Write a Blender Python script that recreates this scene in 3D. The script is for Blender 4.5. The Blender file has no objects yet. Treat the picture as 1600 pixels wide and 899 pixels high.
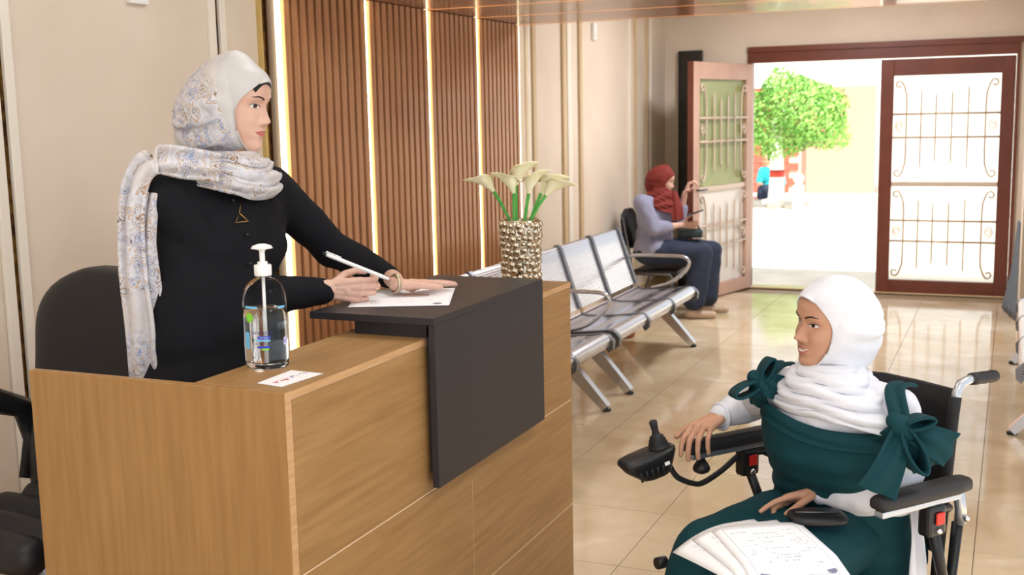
import bpy, bmesh, math, random
import numpy as np
from mathutils import Vector, Matrix, noise as mnoise
random.seed(7)
SC = bpy.context.scene
COL = SC.collection

# ------------------------------------------------------------------ camera
W_, H_ = 1600, 899
FPX, YAW, PITCH, ROLL, CAMH = 1797.67, math.radians(23.578), math.radians(8.4386), math.radians(-1.13656), 1.70
_f = Vector((-math.sin(YAW)*math.cos(PITCH), math.cos(YAW)*math.cos(PITCH), -math.sin(PITCH)))
_r = Vector((math.cos(YAW), math.sin(YAW), 0))
_u = _r.cross(_f)
CR = math.cos(ROLL)*_r + math.sin(ROLL)*_u
CU = -math.sin(ROLL)*_r + math.cos(ROLL)*_u
CF = _f
CC = Vector((0, 0, CAMH))
cam_d = bpy.data.cameras.new('camera')
cam = bpy.data.objects.new('camera', cam_d)
COL.objects.link(cam)
cam.matrix_world = Matrix(((CR.x, CU.x, -CF.x, CC.x), (CR.y, CU.y, -CF.y, CC.y), (CR.z, CU.z, -CF.z, CC.z), (0, 0, 0, 1)))
cam_d.sensor_width = 36
cam_d.lens = 36*FPX/W_
cam_d.clip_start = .05
cam_d.dof.use_dof = True
cam_d.dof.focus_distance = 3.05
cam_d.dof.aperture_fstop = 6.3
SC.camera = cam

def ray(u, v): return CF + CR*((u-W_/2)/FPX) - CU*((v-H_/2)/FPX)
def D(u, v, d): return CC + ray(u, v)*d                      # point at a camera depth
def onz(u, v, z):
    r = ray(u, v); return CC + r*((z-CAMH)/r.z)
def onx(u, v, x):
    r = ray(u, v); return CC + r*(x/r.x)
def ony(u, v, y):
    r = ray(u, v); return CC + r*(y/r.y)

# ------------------------------------------------------------------ world, sun, added interior lights, exposure
SC.view_settings.view_transform = 'Standard'
SC.view_settings.look = 'None'
SC.view_settings.gamma = 1
SC.view_settings.use_curve_mapping = False
SC.view_settings.exposure = -0.12
wd = bpy.data.worlds.new('world'); SC.world = wd
wd.use_nodes = True
wb = wd.node_tree.nodes['Background']
wb.inputs[0].default_value = (.86, .93, 1, 1)
wb.inputs[1].default_value = 1.5
def lamp(name, kind, loc, energy, color=(1, 1, 1), size=None, size_y=None, direction=None):
    l = bpy.data.lights.new(name, kind); l.energy = energy; l.color = color
    o = bpy.data.objects.new(name, l); COL.objects.link(o); o.location = loc
    if size:
        l.size = size
        if size_y: l.shape = 'RECTANGLE'; l.size_y = size_y
    if direction: o.rotation_euler = Vector(direction).to_track_quat('-Z', 'Y').to_euler()
    return o
sun = lamp('sun', 'SUN', (5, 20, 10), 13, (1, .95, .86), direction=(-.42, .45, -.9)); sun.data.angle = .01
CEIL = 2.95
for (x, y) in ((-1.9, 1.2), (.4, 1.2), (-1.9, 3.5), (.4, 3.5), (-1.4, 9.0)):
    lamp('added_ceiling_lamp', 'AREA', (x, y, CEIL-.04), (9 if x < -1 else 15) if y < 5 else 84, (.98, .98, 1), .6, .6, (0, 0, -1))  # unseen overhead lamps added to brighten the room
lamp('added_fill_light', 'AREA', (-.2, -1.52, 1.5), 36, (.92, .96, 1), 3.4, 1.9, (0, 1, 0))          # added fill light behind the camera, set in the added window

# ------------------------------------------------------------------ materials
MATS = {}
def lin(c):
    return tuple((x/12.92 if x <= .04045 else ((x+.055)/1.055)**2.4) for x in c)
def rgb(r, g, b): return lin((r/255, g/255, b/255))
def mat(name, col, rough=.5, metal=0, spec=.5, noise=None, bump=None, coat=0, emit=None, trans=0, ior=1.45, sheen=0, stretch=(1, 1, 1), sss=0, alpha=1):
    if name in MATS: return MATS[name]
    m = bpy.data.materials.new(name); m.use_nodes = True
    nt = m.node_tree; b = nt.nodes['Principled BSDF']
    b.inputs['Base Color'].default_value = (*col, 1)
    b.inputs['Roughness'].default_value = rough
    b.inputs['Metallic'].default_value = metal
    b.inputs['Specular IOR Level'].default_value = spec
    b.inputs['Coat Weight'].default_value = coat
    b.inputs['Transmission Weight'].default_value = trans
    b.inputs['IOR'].default_value = ior
    b.inputs['Sheen Weight'].default_value = sheen
    b.inputs['Alpha'].default_value = alpha
    if sss:
        b.inputs['Subsurface Weight'].default_value = sss
        b.inputs['Subsurface Radius'].default_value = (.012, .005, .003)
        b.inputs['Subsurface Scale'].default_value = .6
    if emit:
        b.inputs['Emission Color'].default_value = (*emit[0], 1); b.inputs['Emission Strength'].default_value = emit[1]
    if noise or bump:
        tc = nt.nodes.new('ShaderNodeTexCoord'); mp = nt.nodes.new('ShaderNodeMapping')
        mp.inputs['Scale'].default_value = stretch
        nt.links.new(tc.outputs['Object'], mp.inputs['Vector'])
    if noise:                                     # (colour2, scale, detail, lo, hi)
        c2, sc, det, lo, hi = noise
        n = nt.nodes.new('ShaderNodeTexNoise'); n.inputs['Scale'].default_value = sc; n.inputs['Detail'].default_value = det
        r = nt.nodes.new('ShaderNodeMapRange'); r.inputs['From Min'].default_value = lo; r.inputs['From Max'].default_value = hi
        x = nt.nodes.new('ShaderNodeMix'); x.data_type = 'RGBA'
        nt.links.new(mp.outputs[0], n.inputs['Vector']); nt.links.new(n.outputs['Fac'], r.inputs['Value'])
        nt.links.new(r.outputs[0], x.inputs['Factor'])
        x.inputs['A'].default_value = (*col, 1); x.inputs['B'].default_value = (*c2, 1)
        nt.links.new(x.outputs['Result'], b.inputs['Base Color'])
    if bump:                                      # (scale, detail, strength, distance)
        n = nt.nodes.new('ShaderNodeTexNoise'); n.inputs['Scale'].default_value = bump[0]; n.inputs['Detail'].default_value = bump[1]
        bp = nt.nodes.new('ShaderNodeBump'); bp.inputs['Strength'].default_value = bump[2]; bp.inputs['Distance'].default_value = bump[3]
        nt.links.new(mp.outputs[0], n.inputs['Vector']); nt.links.new(n.outputs['Fac'], bp.inputs['Height'])
        nt.links.new(bp.outputs[0], b.inputs['Normal'])
    MATS[name] = m
    return m
def nodes(m): return m.node_tree.nodes, m.node_tree.links, m.node_tree.nodes['Principled BSDF']

M_wall = mat('wall_paint', rgb(226, 212, 196), .6, noise=(rgb(219, 204, 187), 2.2, 3, .35, .7), bump=(300, 2, .05, .001))
M_ceil = mat('ceiling_paint', rgb(240, 238, 234), .7)
M_trimpale = mat('pale_trim', rgb(236, 228, 216), .45)
M_trimtan = mat('tan_trim', rgb(205, 182, 146), .4)
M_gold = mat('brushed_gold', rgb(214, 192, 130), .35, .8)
M_slit = mat('bronze_mirror', rgb(120, 88, 40), .18, .85, noise=(rgb(62, 38, 16), 22, 4, .4, .6))
M_wood = mat('slat_wood', rgb(196, 142, 98), .38, noise=(rgb(166, 112, 72), 9, 5, .35, .7), stretch=(6, 6, .35), coat=.15)
M_wooddark = mat('slat_backing', rgb(70, 38, 20), .5)
M_plank = mat('ceiling_plank_wood', rgb(158, 106, 64), .3, noise=(rgb(126, 78, 44), 9, 5, .35, .7), stretch=(.35, 6, 6), coat=.35)
M_led = mat('led_light', (1, .93, .72), .5, emit=((1, .87, .56), 9))
M_oakh = mat('oak_laminate_horizontal', rgb(170, 131, 84), .42, noise=(rgb(150, 111, 66), 7, 6, .3, .72), stretch=(9, .5, 9))
M_oakv = mat('oak_laminate_vertical', rgb(166, 126, 76), .42, noise=(rgb(148, 107, 60), 7, 6, .3, .72), stretch=(7, 7, .4))
M_oakedge = mat('oak_edge_band', rgb(206, 166, 122), .45, noise=(rgb(190, 146, 100), 20, 4, .3, .7), stretch=(6, .5, 6))
M_black = mat('black_laminate', rgb(44, 42, 46), .42, bump=(260, 2, .08, .0005))
M_brown = mat('brown_door_paint', rgb(112, 58, 42), .35, noise=(rgb(98, 48, 34), 3, 3, .35, .7))
M_pinkwood = mat('door_leaf_paint', rgb(196, 160, 142), .4, noise=(rgb(182, 144, 126), 3, 3, .35, .7))
M_iron = mat('cream_ironwork', rgb(206, 188, 172), .4, .2)
M_granite = mat('black_granite', rgb(38, 34, 33), .22, noise=(rgb(105, 92, 84), 120, 2, .62, .72))
M_frost = mat('frosted_glass', (.93, .95, .93), .35, trans=.92, ior=1.2)
M_greenview = mat('pane_painted_green_view', rgb(150, 158, 100), .25)  # outdoor green on the glass, painted into the opaque pane colour
M_brightview = mat('pane_painted_bright_view', rgb(226, 222, 218), .25)  # outdoor brightness painted into the opaque lower pane
M_steel = mat('brushed_steel', rgb(205, 205, 210), .27, 1)
M_steeldark = mat('grey_steel', rgb(120, 122, 128), .35, .9)
M_chrome = mat('chrome', rgb(215, 215, 220), .1, 1)
M_blackplastic = mat('black_plastic', rgb(28, 28, 30), .38)
M_blackleather = mat('black_leather', rgb(26, 26, 30), .45, bump=(140, 3, .15, .001))
M_white = mat('white_plastic', rgb(240, 240, 240), .4)
M_skirting = mat('skirting_stone', rgb(214, 190, 150), .2)

# glossy marble floor tile
M_tile = mat('marble_tile', rgb(208, 182, 146), .09, spec=.6)
n_, l_, b_ = nodes(M_tile)
tc = n_.new('ShaderNodeNewGeometry')
nz = n_.new('ShaderNodeTexNoise'); nz.inputs['Scale'].default_value = 1.6; nz.inputs['Detail'].default_value = 8; nz.inputs['Distortion'].default_value = 1.3
l_.new(tc.outputs['Position'], nz.inputs['Vector'])
cr = n_.new('ShaderNodeValToRGB')
cr.color_ramp.elements[0].position = .32; cr.color_ramp.elements[0].color = (*rgb(200, 178, 144), 1)
cr.color_ramp.elements[1].position = .62; cr.color_ramp.elements[1].color = (*rgb(222, 204, 176), 1)
e = cr.color_ramp.elements.new(.70); e.color = (*rgb(234, 220, 198), 1)
l_.new(nz.outputs['Fac'], cr.inputs['Fac']); l_.new(cr.outputs[0], b_.inputs['Base Color'])
M_grout = mat('grout', rgb(150, 128, 100), .6)

# ------------------------------------------------------------------ mesh helpers
def new_obj(name, me, m=None, parent=None):
    o = bpy.data.objects.new(name, me); COL.objects.link(o)
    if m is not None and me is not None and not me.materials: me.materials.append(m)
    if parent is not None: setpar(o, parent)
    return o
def setpar(o, p):
    o.parent = p
    o.matrix_parent_inverse = WM(p).inverted()
def WM(o):                                        # world matrix without a depsgraph update
    m = o.matrix_basis.copy()
    if o.parent: m = WM(o.parent) @ o.matrix_parent_inverse @ m
    return m
def tag(o, label=None, cat=None, group=None, kind=None):
    if label: o['label'] = label
    if cat: o['category'] = cat
    if group: o['group'] = group
    if kind: o['kind'] = kind
    return o
def thing(name, loc, label, cat, group=None, rz=0):
    o = bpy.data.objects.new(name, None); COL.objects.link(o); o.location = loc; o.rotation_euler = (0, 0, rz)
    o.empty_display_size = .1
    return tag(o, label, cat, group)
class MB:
    def __init__(s): s.v = []; s.f = []; s.sm = []
    def add(s, v, f, smooth=False):
        k = len(s.v); s.v += [tuple(x) for x in v]; s.f += [tuple(i+k for i in q) for q in f]; s.sm += [smooth]*len(f)
        return s
    def box(s, lo, hi, M=None, bev=0):
        bm = bmesh.new(); bmesh.ops.create_cube(bm, size=1)
        for v in bm.verts: v.co = Vector([(lo[i]+hi[i])/2 + v.co[i]*(hi[i]-lo[i]) for i in range(3)])
        if bev: bmesh.ops.bevel(bm, geom=bm.edges[:], offset=bev, segments=2, affect='EDGES', profile=.5)
        bm.verts.index_update()
        vs = [(M @ v.co if M else v.co) for v in bm.verts]
        s.add(vs, [[v.index for v in f.verts] for f in bm.faces]); bm.free(); return s
    def loft(s, rings, closed=True, cap=True, smooth=True):
        n = len(rings[0]); v = [p for r in rings for p in r]; f = []
        for i in range(len(rings)-1):
            for j in range(n if closed else n-1):
                a, b = i*n+j, i*n+(j+1) % n
                f.append((a, b, b+n, a+n))
        if cap and closed:
            f.append(tuple(range(n-1, -1, -1))); f.append(tuple((len(rings)-1)*n+j for j in range(n)))
        return s.add(v, f, smooth)
    def tube(s, pts, r, n=10, cap=True, flat=1.0, up=None):
        pts = [Vector(p) for p in pts]; R = r if hasattr(r, '__len__') else [r]*len(pts)
        rings = []; prev = None
        for i, p in enumerate(pts):
            t = (pts[min(i+1, len(pts)-1)]-pts[max(i-1, 0)]).normalized()
            if prev is None:
                a = Vector(up) if up else (Vector((0, 0, 1)) if abs(t.z) < .9 else Vector((1, 0, 0)))
            else: a = prev
            a = (a - t*a.dot(t)).normalized(); prev = a; b = t.cross(a)
            rings.append([p + a*(R[i]*math.cos(2*math.pi*k/n)) + b*(R[i]*flat*math.sin(2*math.pi*k/n)) for k in range(n)])
        return s.loft(rings, cap=cap)
    def lathe(s, prof, c=(0, 0, 0), n=24, M=None, cap=True):
        rings = [[Vector((c[0]+r*math.cos(2*math.pi*k/n), c[1]+r*math.sin(2*math.pi*k/n), c[2]+z)) for k in range(n)] for r, z in prof]
        if M: rings = [[M @ p for p in r] for r in rings]
        return s.loft(rings, cap=cap)
    def ell(s, c, r, M=None, nu=16, nv=10):
        rings = []
        for i in range(nv+1):
            a = math.pi*(i/nv)*.996 + .006
            q = [Vector((r[0]*math.sin(a)*math.cos(2*math.pi*k/nu), r[1]*math.sin(a)*math.sin(2*math.pi*k/nu), r[2]*math.cos(a))) for k in range(nu)]
            rings.append([(M @ p if M else p)+Vector(c) for p in q])
        rings.reverse()
        return s.loft(rings)
    def cap(s, p0, p1, r0, r1=None, n=14):            # tapered capsule
        p0, p1 = Vector(p0), Vector(p1); r1 = r0 if r1 is None else r1
        t = p1-p0; L = t.length
        t = t/L if L > 1e-6 else Vector((0, 0, 1))
        a = (Vector((0, 0, 1)) if abs(t.z) < .9 else Vector((1, 0, 0))); a = (a-t*a.dot(t)).normalized(); b = t.cross(a)
        rings = []
        for k in range(5): q = math.pi/2*(1-k/5)*.98; rings.append((p0-t*(r0*math.sin(q)), r0*math.cos(q)))
        rings.append((p0, r0)); rings.append((p1, r1))
        for k in range(1, 6): q = math.pi/2*(k/5)*.98; rings.append((p1+t*(r1*math.sin(q)), r1*math.cos(q)))
        return s.loft([[c+a*(r*math.cos(2*math.pi*k/n))+b*(r*math.sin(2*math.pi*k/n)) for k in range(n)] for c, r in rings])
    def chain(s, pts, rs, n=14):
        for i in range(len(pts)-1): s.cap(pts[i], pts[i+1], rs[i], rs[i+1], n)
        return s
    def grid(s, P, smooth=True, flip=False):
        n, m = len(P), len(P[0]); v = [p for r in P for p in r]; f = []
        for i in range(n-1):
            for j in range(m-1):
                q = (i*m+j, i*m+j+1, (i+1)*m+j+1, (i+1)*m+j); f.append(q[::-1] if flip else q)
        return s.add(v, f, smooth)
    def mesh(s, name):
        me = bpy.data.meshes.new(name); me.from_pydata([tuple(v) for v in s.v], [], s.f); me.update()
        me.polygons.foreach_set('use_smooth', s.sm)
        return me
    def build(s, name, m, parent=None):
        return new_obj(name, s.mesh(name), m, parent)
    def fused(s, name, voxel, smooth=4, fac=.5):      # one continuous skin over all the pieces
        me = s.mesh('tmp'); o = bpy.data.objects.new('tmp', me); COL.objects.link(o)
        r = o.modifiers.new('r', 'REMESH'); r.mode = 'VOXEL'; r.voxel_size = voxel; r.use_smooth_shade = True
        if smooth:
            q = o.modifiers.new('s', 'SMOOTH'); q.iterations = smooth; q.factor = fac
        dg = bpy.context.evaluated_depsgraph_get(); dg.update()
        res = bpy.data.meshes.new_from_object(o.evaluated_get(dg)); res.name = name
        bpy.data.objects.remove(o); bpy.data.meshes.remove(me)
        res.materials.clear()
        res.polygons.foreach_set('use_smooth', [True]*len(res.polygons))
        return res
def curved(pts, subs=5):
    pts = [Vector(p) for p in pts]; L = []
    for i in range(len(pts)-1):
        p0, p1, p2, p3 = pts[max(i-1, 0)], pts[i], pts[i+1], pts[min(i+2, len(pts)-1)]
        for k in range(subs):
            t = k/subs; L.append((p1*2+(p2-p0)*t+(p0*2-p1*5+p2*4-p3)*t*t+(p1*3-p0-p2*3+p3)*t**3)*.5)
    return L+[pts[-1]]
def top_at(me, x, y, z=3.0):                          # height of a mesh under a point
    from mathutils.bvhtree import BVHTree
    h = BVHTree.FromPolygons([v.co.copy() for v in me.vertices], [tuple(p.vertices) for p in me.polygons]).ray_cast(Vector((x, y, z)), Vector((0, 0, -1)))
    return h[0].z if h[0] else None
def smooth_angle(o, deg=35):
    me = o.data
    me.polygons.foreach_set('use_smooth', [True]*len(me.polygons))
    try: me.set_sharp_from_angle(angle=math.radians(deg))
    except Exception: pass
def arrays(me):
    co = np.empty(len(me.vertices)*3); me.vertices.foreach_get('co', co)
    no = np.empty(len(me.vertices)*3); me.vertices.foreach_get('normal', no)
    return co.reshape(-1, 3), no.reshape(-1, 3)
def setco(me, co): me.vertices.foreach_set('co', co.ravel()); me.update()
def join_meshes(name, mats, lists):                   # [(mesh, material index)] into one mesh
    V, F, MI = [], [], []
    for me, mi in lists:
        k = len(V); V += [tuple(v.co) for v in me.vertices]
        for p in me.polygons: F.append(tuple(i+k for i in p.vertices)); MI.append(mi)
    r = bpy.data.meshes.new(name); r.from_pydata(V, [], F); r.update()
    for m in mats: r.materials.append(m)
    r.polygons.foreach_set('material_index', MI); r.polygons.foreach_set('use_smooth', [True]*len(F))
    return r
def box_obj(name, lo, hi, m, parent=None, bev=0):
    return MB().box(lo, hi, None, bev).build(name, m, parent)
def text_mesh(body, size, extrude=0.0, align='CENTER'):
    cu = bpy.data.curves.new('t', 'FONT'); cu.body = body; cu.size = size; cu.extrude = extrude; cu.align_x = align; cu.align_y = 'CENTER'
    o = bpy.data.objects.new('t', cu); COL.objects.link(o)
    dg = bpy.context.evaluated_depsgraph_get(); dg.update()
    me = bpy.data.meshes.new_from_object(o.evaluated_get(dg))
    bpy.data.objects.remove(o); bpy.data.curves.remove(cu); me.materials.clear()
    return me
def copy_tree(o, parent=None):
    c = o.copy(); COL.objects.link(c); c.parent = parent
    if parent is not None: c.matrix_parent_inverse = o.matrix_parent_inverse.copy()
    for ch in [x for x in bpy.data.objects if x.parent == o]: copy_tree(ch, c)
    return c

# ------------------------------------------------------------------ structure
XW, YD = -3.18, 11.15
fl = box_obj('floor', (XW-.15, -1.6, -.12), (1.8, YD+.16, -.012), M_grout); tag(fl, 'beige marble tile floor with polished reflective surface', kind='structure')
TS = .62; X0, Y0 = XW, -1.6
tme = MB().box((.0015, .0015, -.012), (TS-.0015, TS-.0015, 0)).mesh('tile'); tme.materials.append(M_tile)
for i in range(8):
    for j in range(21):
        x, y = X0+i*TS, Y0+j*TS
        if y+TS > YD+.17: continue
        t = bpy.data.objects.new('tile', tme); COL.objects.link(t); t.location = (x, y, 0); setpar(t, fl)
wl = box_obj('wall_left', (XW-.15, -1.6, 0), (XW, YD+.16, CEIL), M_wall); tag(wl, 'cream painted wall with vertical mouldings', kind='structure')
wbk = MB()
OX0, OX1, OZ = -2.36, .02, 2.26
wbk.box((XW-.15, YD, 0), (OX0, YD+.16, CEIL)).box((OX1, YD, 0), (1.8, YD+.16, CEIL)).box((OX0, YD, OZ), (OX1, YD+.16, CEIL))
wb_ = wbk.build('wall_back', M_wall); tag(wb_, 'cream wall around the double doorway', kind='structure')
wr = box_obj('wall_right', (.075, 8.7, 0), (.30, YD, CEIL), M_wall); tag(wr, 'cream wall edge at the right side of the doorway', kind='structure')
wr2 = box_obj('wall_side', (1.65, 5.0, 0), (1.8, YD, CEIL), M_wall); tag(wr2, 'cream side wall outside the view', kind='structure')
wfr = MB().box((XW-.15, -1.75, 0), (-2.0, -1.6, CEIL)).box((1.6, -1.75, 0), (1.8, -1.6, CEIL)).box((-2.0, -1.75, 0), (1.6, -1.6, .5)).box((-2.0, -1.75, 2.5), (1.6, -1.6, CEIL)).build('wall_front', M_wall)
tag(wfr, 'cream wall with an added wide window behind the camera', kind='structure')
win = thing('added_window_1', (-.2, -1.68, .5), 'added wide window around the fill light behind the camera', None); win['kind'] = 'structure'  # unseen window, added to house the fill light
for x0, x1, z0, z1 in ((-2.0, -1.95, .5, 2.5), (1.55, 1.6, .5, 2.5), (-2.0, 1.6, .5, .55), (-2.0, 1.6, 2.45, 2.5), (-.84, -.79, .55, 2.45), (.37, .42, .55, 2.45)):
    box_obj('added_window_frame', (x0, -1.70, z0), (x1, -1.65, z1), M_brown, win)
for x0, x1 in ((-1.95, -.84), (-.79, .37), (.42, 1.55)): box_obj('pane', (x0, -1.68, .55), (x1, -1.674, 2.45), M_frost, win)
ce = MB().box((XW-.15, -1.6, CEIL), (1.8, YD+.16, CEIL+.1)).build('ceiling', M_ceil); tag(ce, 'white ceiling', kind='structure')
# skirting, and a thin gold-coloured strip above it
sk = box_obj('baseboard_left', (XW, 7.45, 0), (XW+.015, YD, .12), M_skirting); tag(sk, 'beige stone skirting', kind='structure')
tr = box_obj('trim_1', (XW, 9.0, .50), (XW+.014, 10.6, .585), M_gold); tag(tr, 'gold-coloured strip low on the cream wall', kind='structure')
# vertical mouldings of the left wall (parts of the wall)
for (y, w, m) in ((7.62, .05, M_trimpale), (7.72, .06, M_trimtan), (8.33, .075, M_trimtan), (8.43, .09, M_trimpale), (8.69, .06, M_trimtan),
                  (9.96, .05, M_trimpale), (10.14, .04, M_trimtan), (10.50, .05, M_trimtan), (10.62, .05, M_trimpale)):
    box_obj('moulding', (XW, y-w/2, .12), (XW+.022, y+w/2, CEIL-.02), m, wl, .004)
for y in (2.955, 4.145):
    box_obj('mirror_strip', (XW, y-.014, .0), (XW+.004, y+.014, CEIL-.02), M_slit, wl)
    box_obj('moulding', (XW, y-.055, .0), (XW+.018, y-.014, CEIL-.02), M_trimpale, wl, .003)
    box_obj('moulding', (XW, y+.014, .0), (XW+.018, y+.055, CEIL-.02), M_trimpale, wl, .003)
for z0, z1, y0, y1 in ((2.62, 2.66, 9.98, 10.6),):
    box_obj('moulding', (XW, y0, z0), (XW+.03, y1, z1), M_trimtan, wl, .004)
# slatted wood portal with light strips
ZS = 2.32
LEDY = (4.569, 5.349, 6.044, 6.714, 7.386)
YP0, YP1 = 4.50, 7.42
sp = box_obj('wall_panel', (XW, YP0, 0), (XW+.02, YP1, ZS), M_wooddark); tag(sp, 'slatted brown wood wall panel with vertical light strips', kind='structure')
slat_m = MB().box((0, -.022, 0), (.032, .022, ZS-.002), None, .003).mesh('slat'); slat_m.materials.append(M_wood)
led_m = MB().box((0, -.009, 0), (.020, .009, ZS-.004)).mesh('light_strip'); led_m.materials.append(M_led)
for k, y in enumerate(LEDY):
    o = bpy.data.objects.new('light_strip', led_m); COL.objects.link(o); o.location = (XW+.02, y, 0); setpar(o, sp)
    if k < 4:
        y2 = LEDY[k+1]; n = round((y2-y-.03)/.066)
        for i in range(n):
            o = bpy.data.objects.new('slat', slat_m); COL.objects.link(o)
            o.location = (XW+.02, y+.012+(y2-y-.024)*(i+.5)/n, 0); setpar(o, sp)
gt = box_obj('trim_2', (XW, 4.445, 0), (XW+.02, 4.463, CEIL-.02), M_gold); tag(gt, 'gold strip beside the wooden panel', kind='structure')
box_obj('trim_3', (XW, 4.463, 0), (XW+.012, 4.50, CEIL-.02), M_slit)['kind'] = 'structure'
# wooden soffit
so = box_obj('ceiling_soffit', (XW, YP0, ZS+.02), (1.65, YP1, CEIL-.002), M_wooddark); tag(so, 'lowered wooden ceiling with light lines', kind='structure')
for k in range(5):
    y = LEDY[k]
    box_obj('light_strip', (XW+.03, y-.008, ZS+.004), (1.64, y+.008, ZS+.02), M_led, so)
    if k < 4:
        y2 = LEDY[k+1]; n = 5; wdt = (y2-y-.02)/n
        for i in range(n):
            box_obj('plank', (XW, y+.010+wdt*i+.0015, ZS), (1.65, y+.010+wdt*(i+1)-.0015, ZS+.02), M_plank, so)
box_obj('plank', (XW, YP0, ZS), (1.65, LEDY[0]-.01, ZS+.02), M_plank, so)
box_obj('plank', (XW, LEDY[4]+.01, ZS), (1.65, YP1, ZS+.02), M_plank, so)
box_obj('fascia', (XW, YP1, ZS), (1.65, YP1+.02, CEIL-.004), M_plank, so)
# small fittings on the wall
t = thing('thermostat', (XW, 3.655, 2.19), 'white square control box high on the cream wall', 'control box')
box_obj('case', (XW, 3.60, 2.165), (XW+.025, 3.71, 2.26), M_white, t, .006); box_obj('button', (XW+.025, 3.64, 2.20), (XW+.028, 3.67, 2.212), M_trimpale, t)
t = thing('wall_sensor', (XW, 9.02, 2.33), 'small white sensor box high on wall near the doorway', 'sensor')
box_obj('case', (XW, 8.985, 2.30), (XW+.03, 9.055, 2.44), M_white, t, .008); box_obj('lens', (XW+.03, 9.0, 2.33), (XW+.034, 9.04, 2.35), M_trimpale, t)
# unseen ceiling light panels, added to go with the overhead fill lamps
M_panel = mat('added_light_panel', (1, .96, .9), .5, emit=((1, .95, .88), 3))
for i, (x, y) in enumerate(((-1.9, 1.2), (.4, 1.2), (-1.9, 3.5), (.4, 3.5), (-1.4, 9.0))):
    t = thing('added_ceiling_light', (x, y, CEIL), ('added square ceiling light panel over the office chair', 'added square ceiling light panel behind the camera', 'added square ceiling light panel above the reception counter', 'added square ceiling light panel above the wheelchair', 'added square ceiling light panel near the doorway')[i], 'ceiling light', 'added ceiling light panels')
    box_obj('frame', (x-.32, y-.32, CEIL-.03), (x+.32, y+.32, CEIL-.001), M_white, t); box_obj('diffuser', (x-.3, y-.3, CEIL-.034), (x+.3, y+.3, CEIL-.031), M_panel, t)

# ------------------------------------------------------------------ doorway and doors
df = MB().box((OX0-.0, YD-.03, OZ-.10), (OX1, YD+.10, OZ)).build('trim_4', M_brown); tag(df, 'brown door frame head', kind='structure')
for nm, x0, x1 in (('trim_5', OX0, OX0+.04), ('trim_6', OX1-.03, OX1)):
    tag(box_obj(nm, (x0, YD-.03, 0), (x1, YD+.10, OZ-.10), M_brown), 'brown door frame jamb', kind='structure')
tag(box_obj('trim_7', (OX0, YD-.05, OZ), (OX1+.03, YD+.0, OZ+.05), M_brown), 'brown lintel strip over the doorway', kind='structure')
tag(box_obj('trim_8', (-3.03, YD-.06, 0), (-2.80, YD-.001, 2.30), M_granite), 'black granite pillar beside the doorway', kind='structure')
tag(box_obj('threshold', (OX0+.04, YD-.02, 0), (OX1-.03, YD+.15, .012), M_skirting), 'pale stone threshold', kind='structure')
def leaf(name, label, p0, p1, Hd, face_m, edge_m, glass_m):
    p0, p1 = Vector(p0), Vector(p1); t = (p1-p0); Wd = t.length; ang = math.atan2(t.y, t.x)
    root = bpy.data.objects.new(name, None); COL.objects.link(root); root.location = p0; root.rotation_euler = (0, 0, ang)
    tag(root, label, kind='structure'); Mx = WM(root)
    st, tr_, br, th = .115, .15, .13, .028
    def bx(nm, lo, hi, m, bev=.004):
        return MB().box(lo, hi, Mx, bev).build(nm, m, root)
    bx('stile', (0, -th, .01), (st, th, Hd), face_m); bx('stile', (Wd-st, -th, .01), (Wd, th, Hd), edge_m)
    bx('rail', (st, -th, .01), (Wd-st, th, br), face_m); bx('rail', (st, -th, Hd-tr_), (Wd-st, th, Hd), face_m)
    zm = br+(Hd-tr_-br)*.475
    bx('rail', (st, -.016, zm-.022), (Wd-st, .016, zm+.022), M_iron, .003)
    for z0, z1 in ((br, zm-.022), (zm+.022, Hd-tr_)):
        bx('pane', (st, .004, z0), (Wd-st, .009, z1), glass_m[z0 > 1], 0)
        h = z1-z0; w = Wd-2*st
        def P(a, b, off=-.028): return Mx @ Vector((st+a*w, off, z0+b*h))
        for b in (.42, .64):
            MB().tube([P(0, b), P(1, b)], .011, 8).build('grille_bar', M_iron, root)
        for a, b0, b1 in ((.27, .12, .88), (.41, .17, .83), (.56, .16, .85), (.71, .11, .90)):
            MB().tube([P(a, b0, -.040), P(a, b0+.04, -.040), P(a, b1-.04, -.040), P(a, b1, -.040)], [.003, .008, .008, .003], 8).build('grille_bar', M_iron, root)
        for sgn in (0, 1):
            q = lambda a: a if not sgn else 1-a
            pts = []
            for k in range(9):                                             # lower scroll
                th_ = math.radians(-60-k*35); rr = .035-.0022*k
                pts.append((.055+rr/w*math.cos(th_), .085+rr/h*math.sin(th_)))
            pts = pts[::-1] + [(.10, .09), (.125, .17), (.13, .28), (.13, .5), (.13, .72), (.125, .83), (.10, .91)]
            for k in range(9):
                th_ = math.radians(60+k*35); rr = .035-.0022*k
                pts.append((.055+rr/w*math.cos(th_), .915+rr/h*math.sin(th_)))
            MB().tube([P(q(a), b) for a, b in pts], .009, 8).build('scroll_bar', M_iron, root)
            ring = []
            for k in range(26):
                th_ = k/25*math.pi*3.6; rr = .012+.028*(k/25)
                ring.append((.065+rr/w*math.cos(th_), .53+rr*1.3/h*math.sin(th_)))
            MB().tube([P(q(a), b) for a, b in ring], .006, 6).build('scroll_ornament', M_iron, root)
    return root, Mx, Wd
HD = 2.15
r1, Mx1, Wd1 = leaf('door_1', 'closed brown door leaf with wrought iron grille and bright frosted glass', (-1.145, YD+.02, 0), (-.012, YD+.02, 0), HD, M_brown, M_brown, (M_frost, M_frost))
r2, Mx2, Wd2 = leaf('door_2', 'open pinkish door leaf with cream wrought iron grille', (-2.625, 10.02, 0), (-2.335, 11.12, 0), HD, M_pinkwood, M_pinkwood, (M_brightview, M_greenview))
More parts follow.
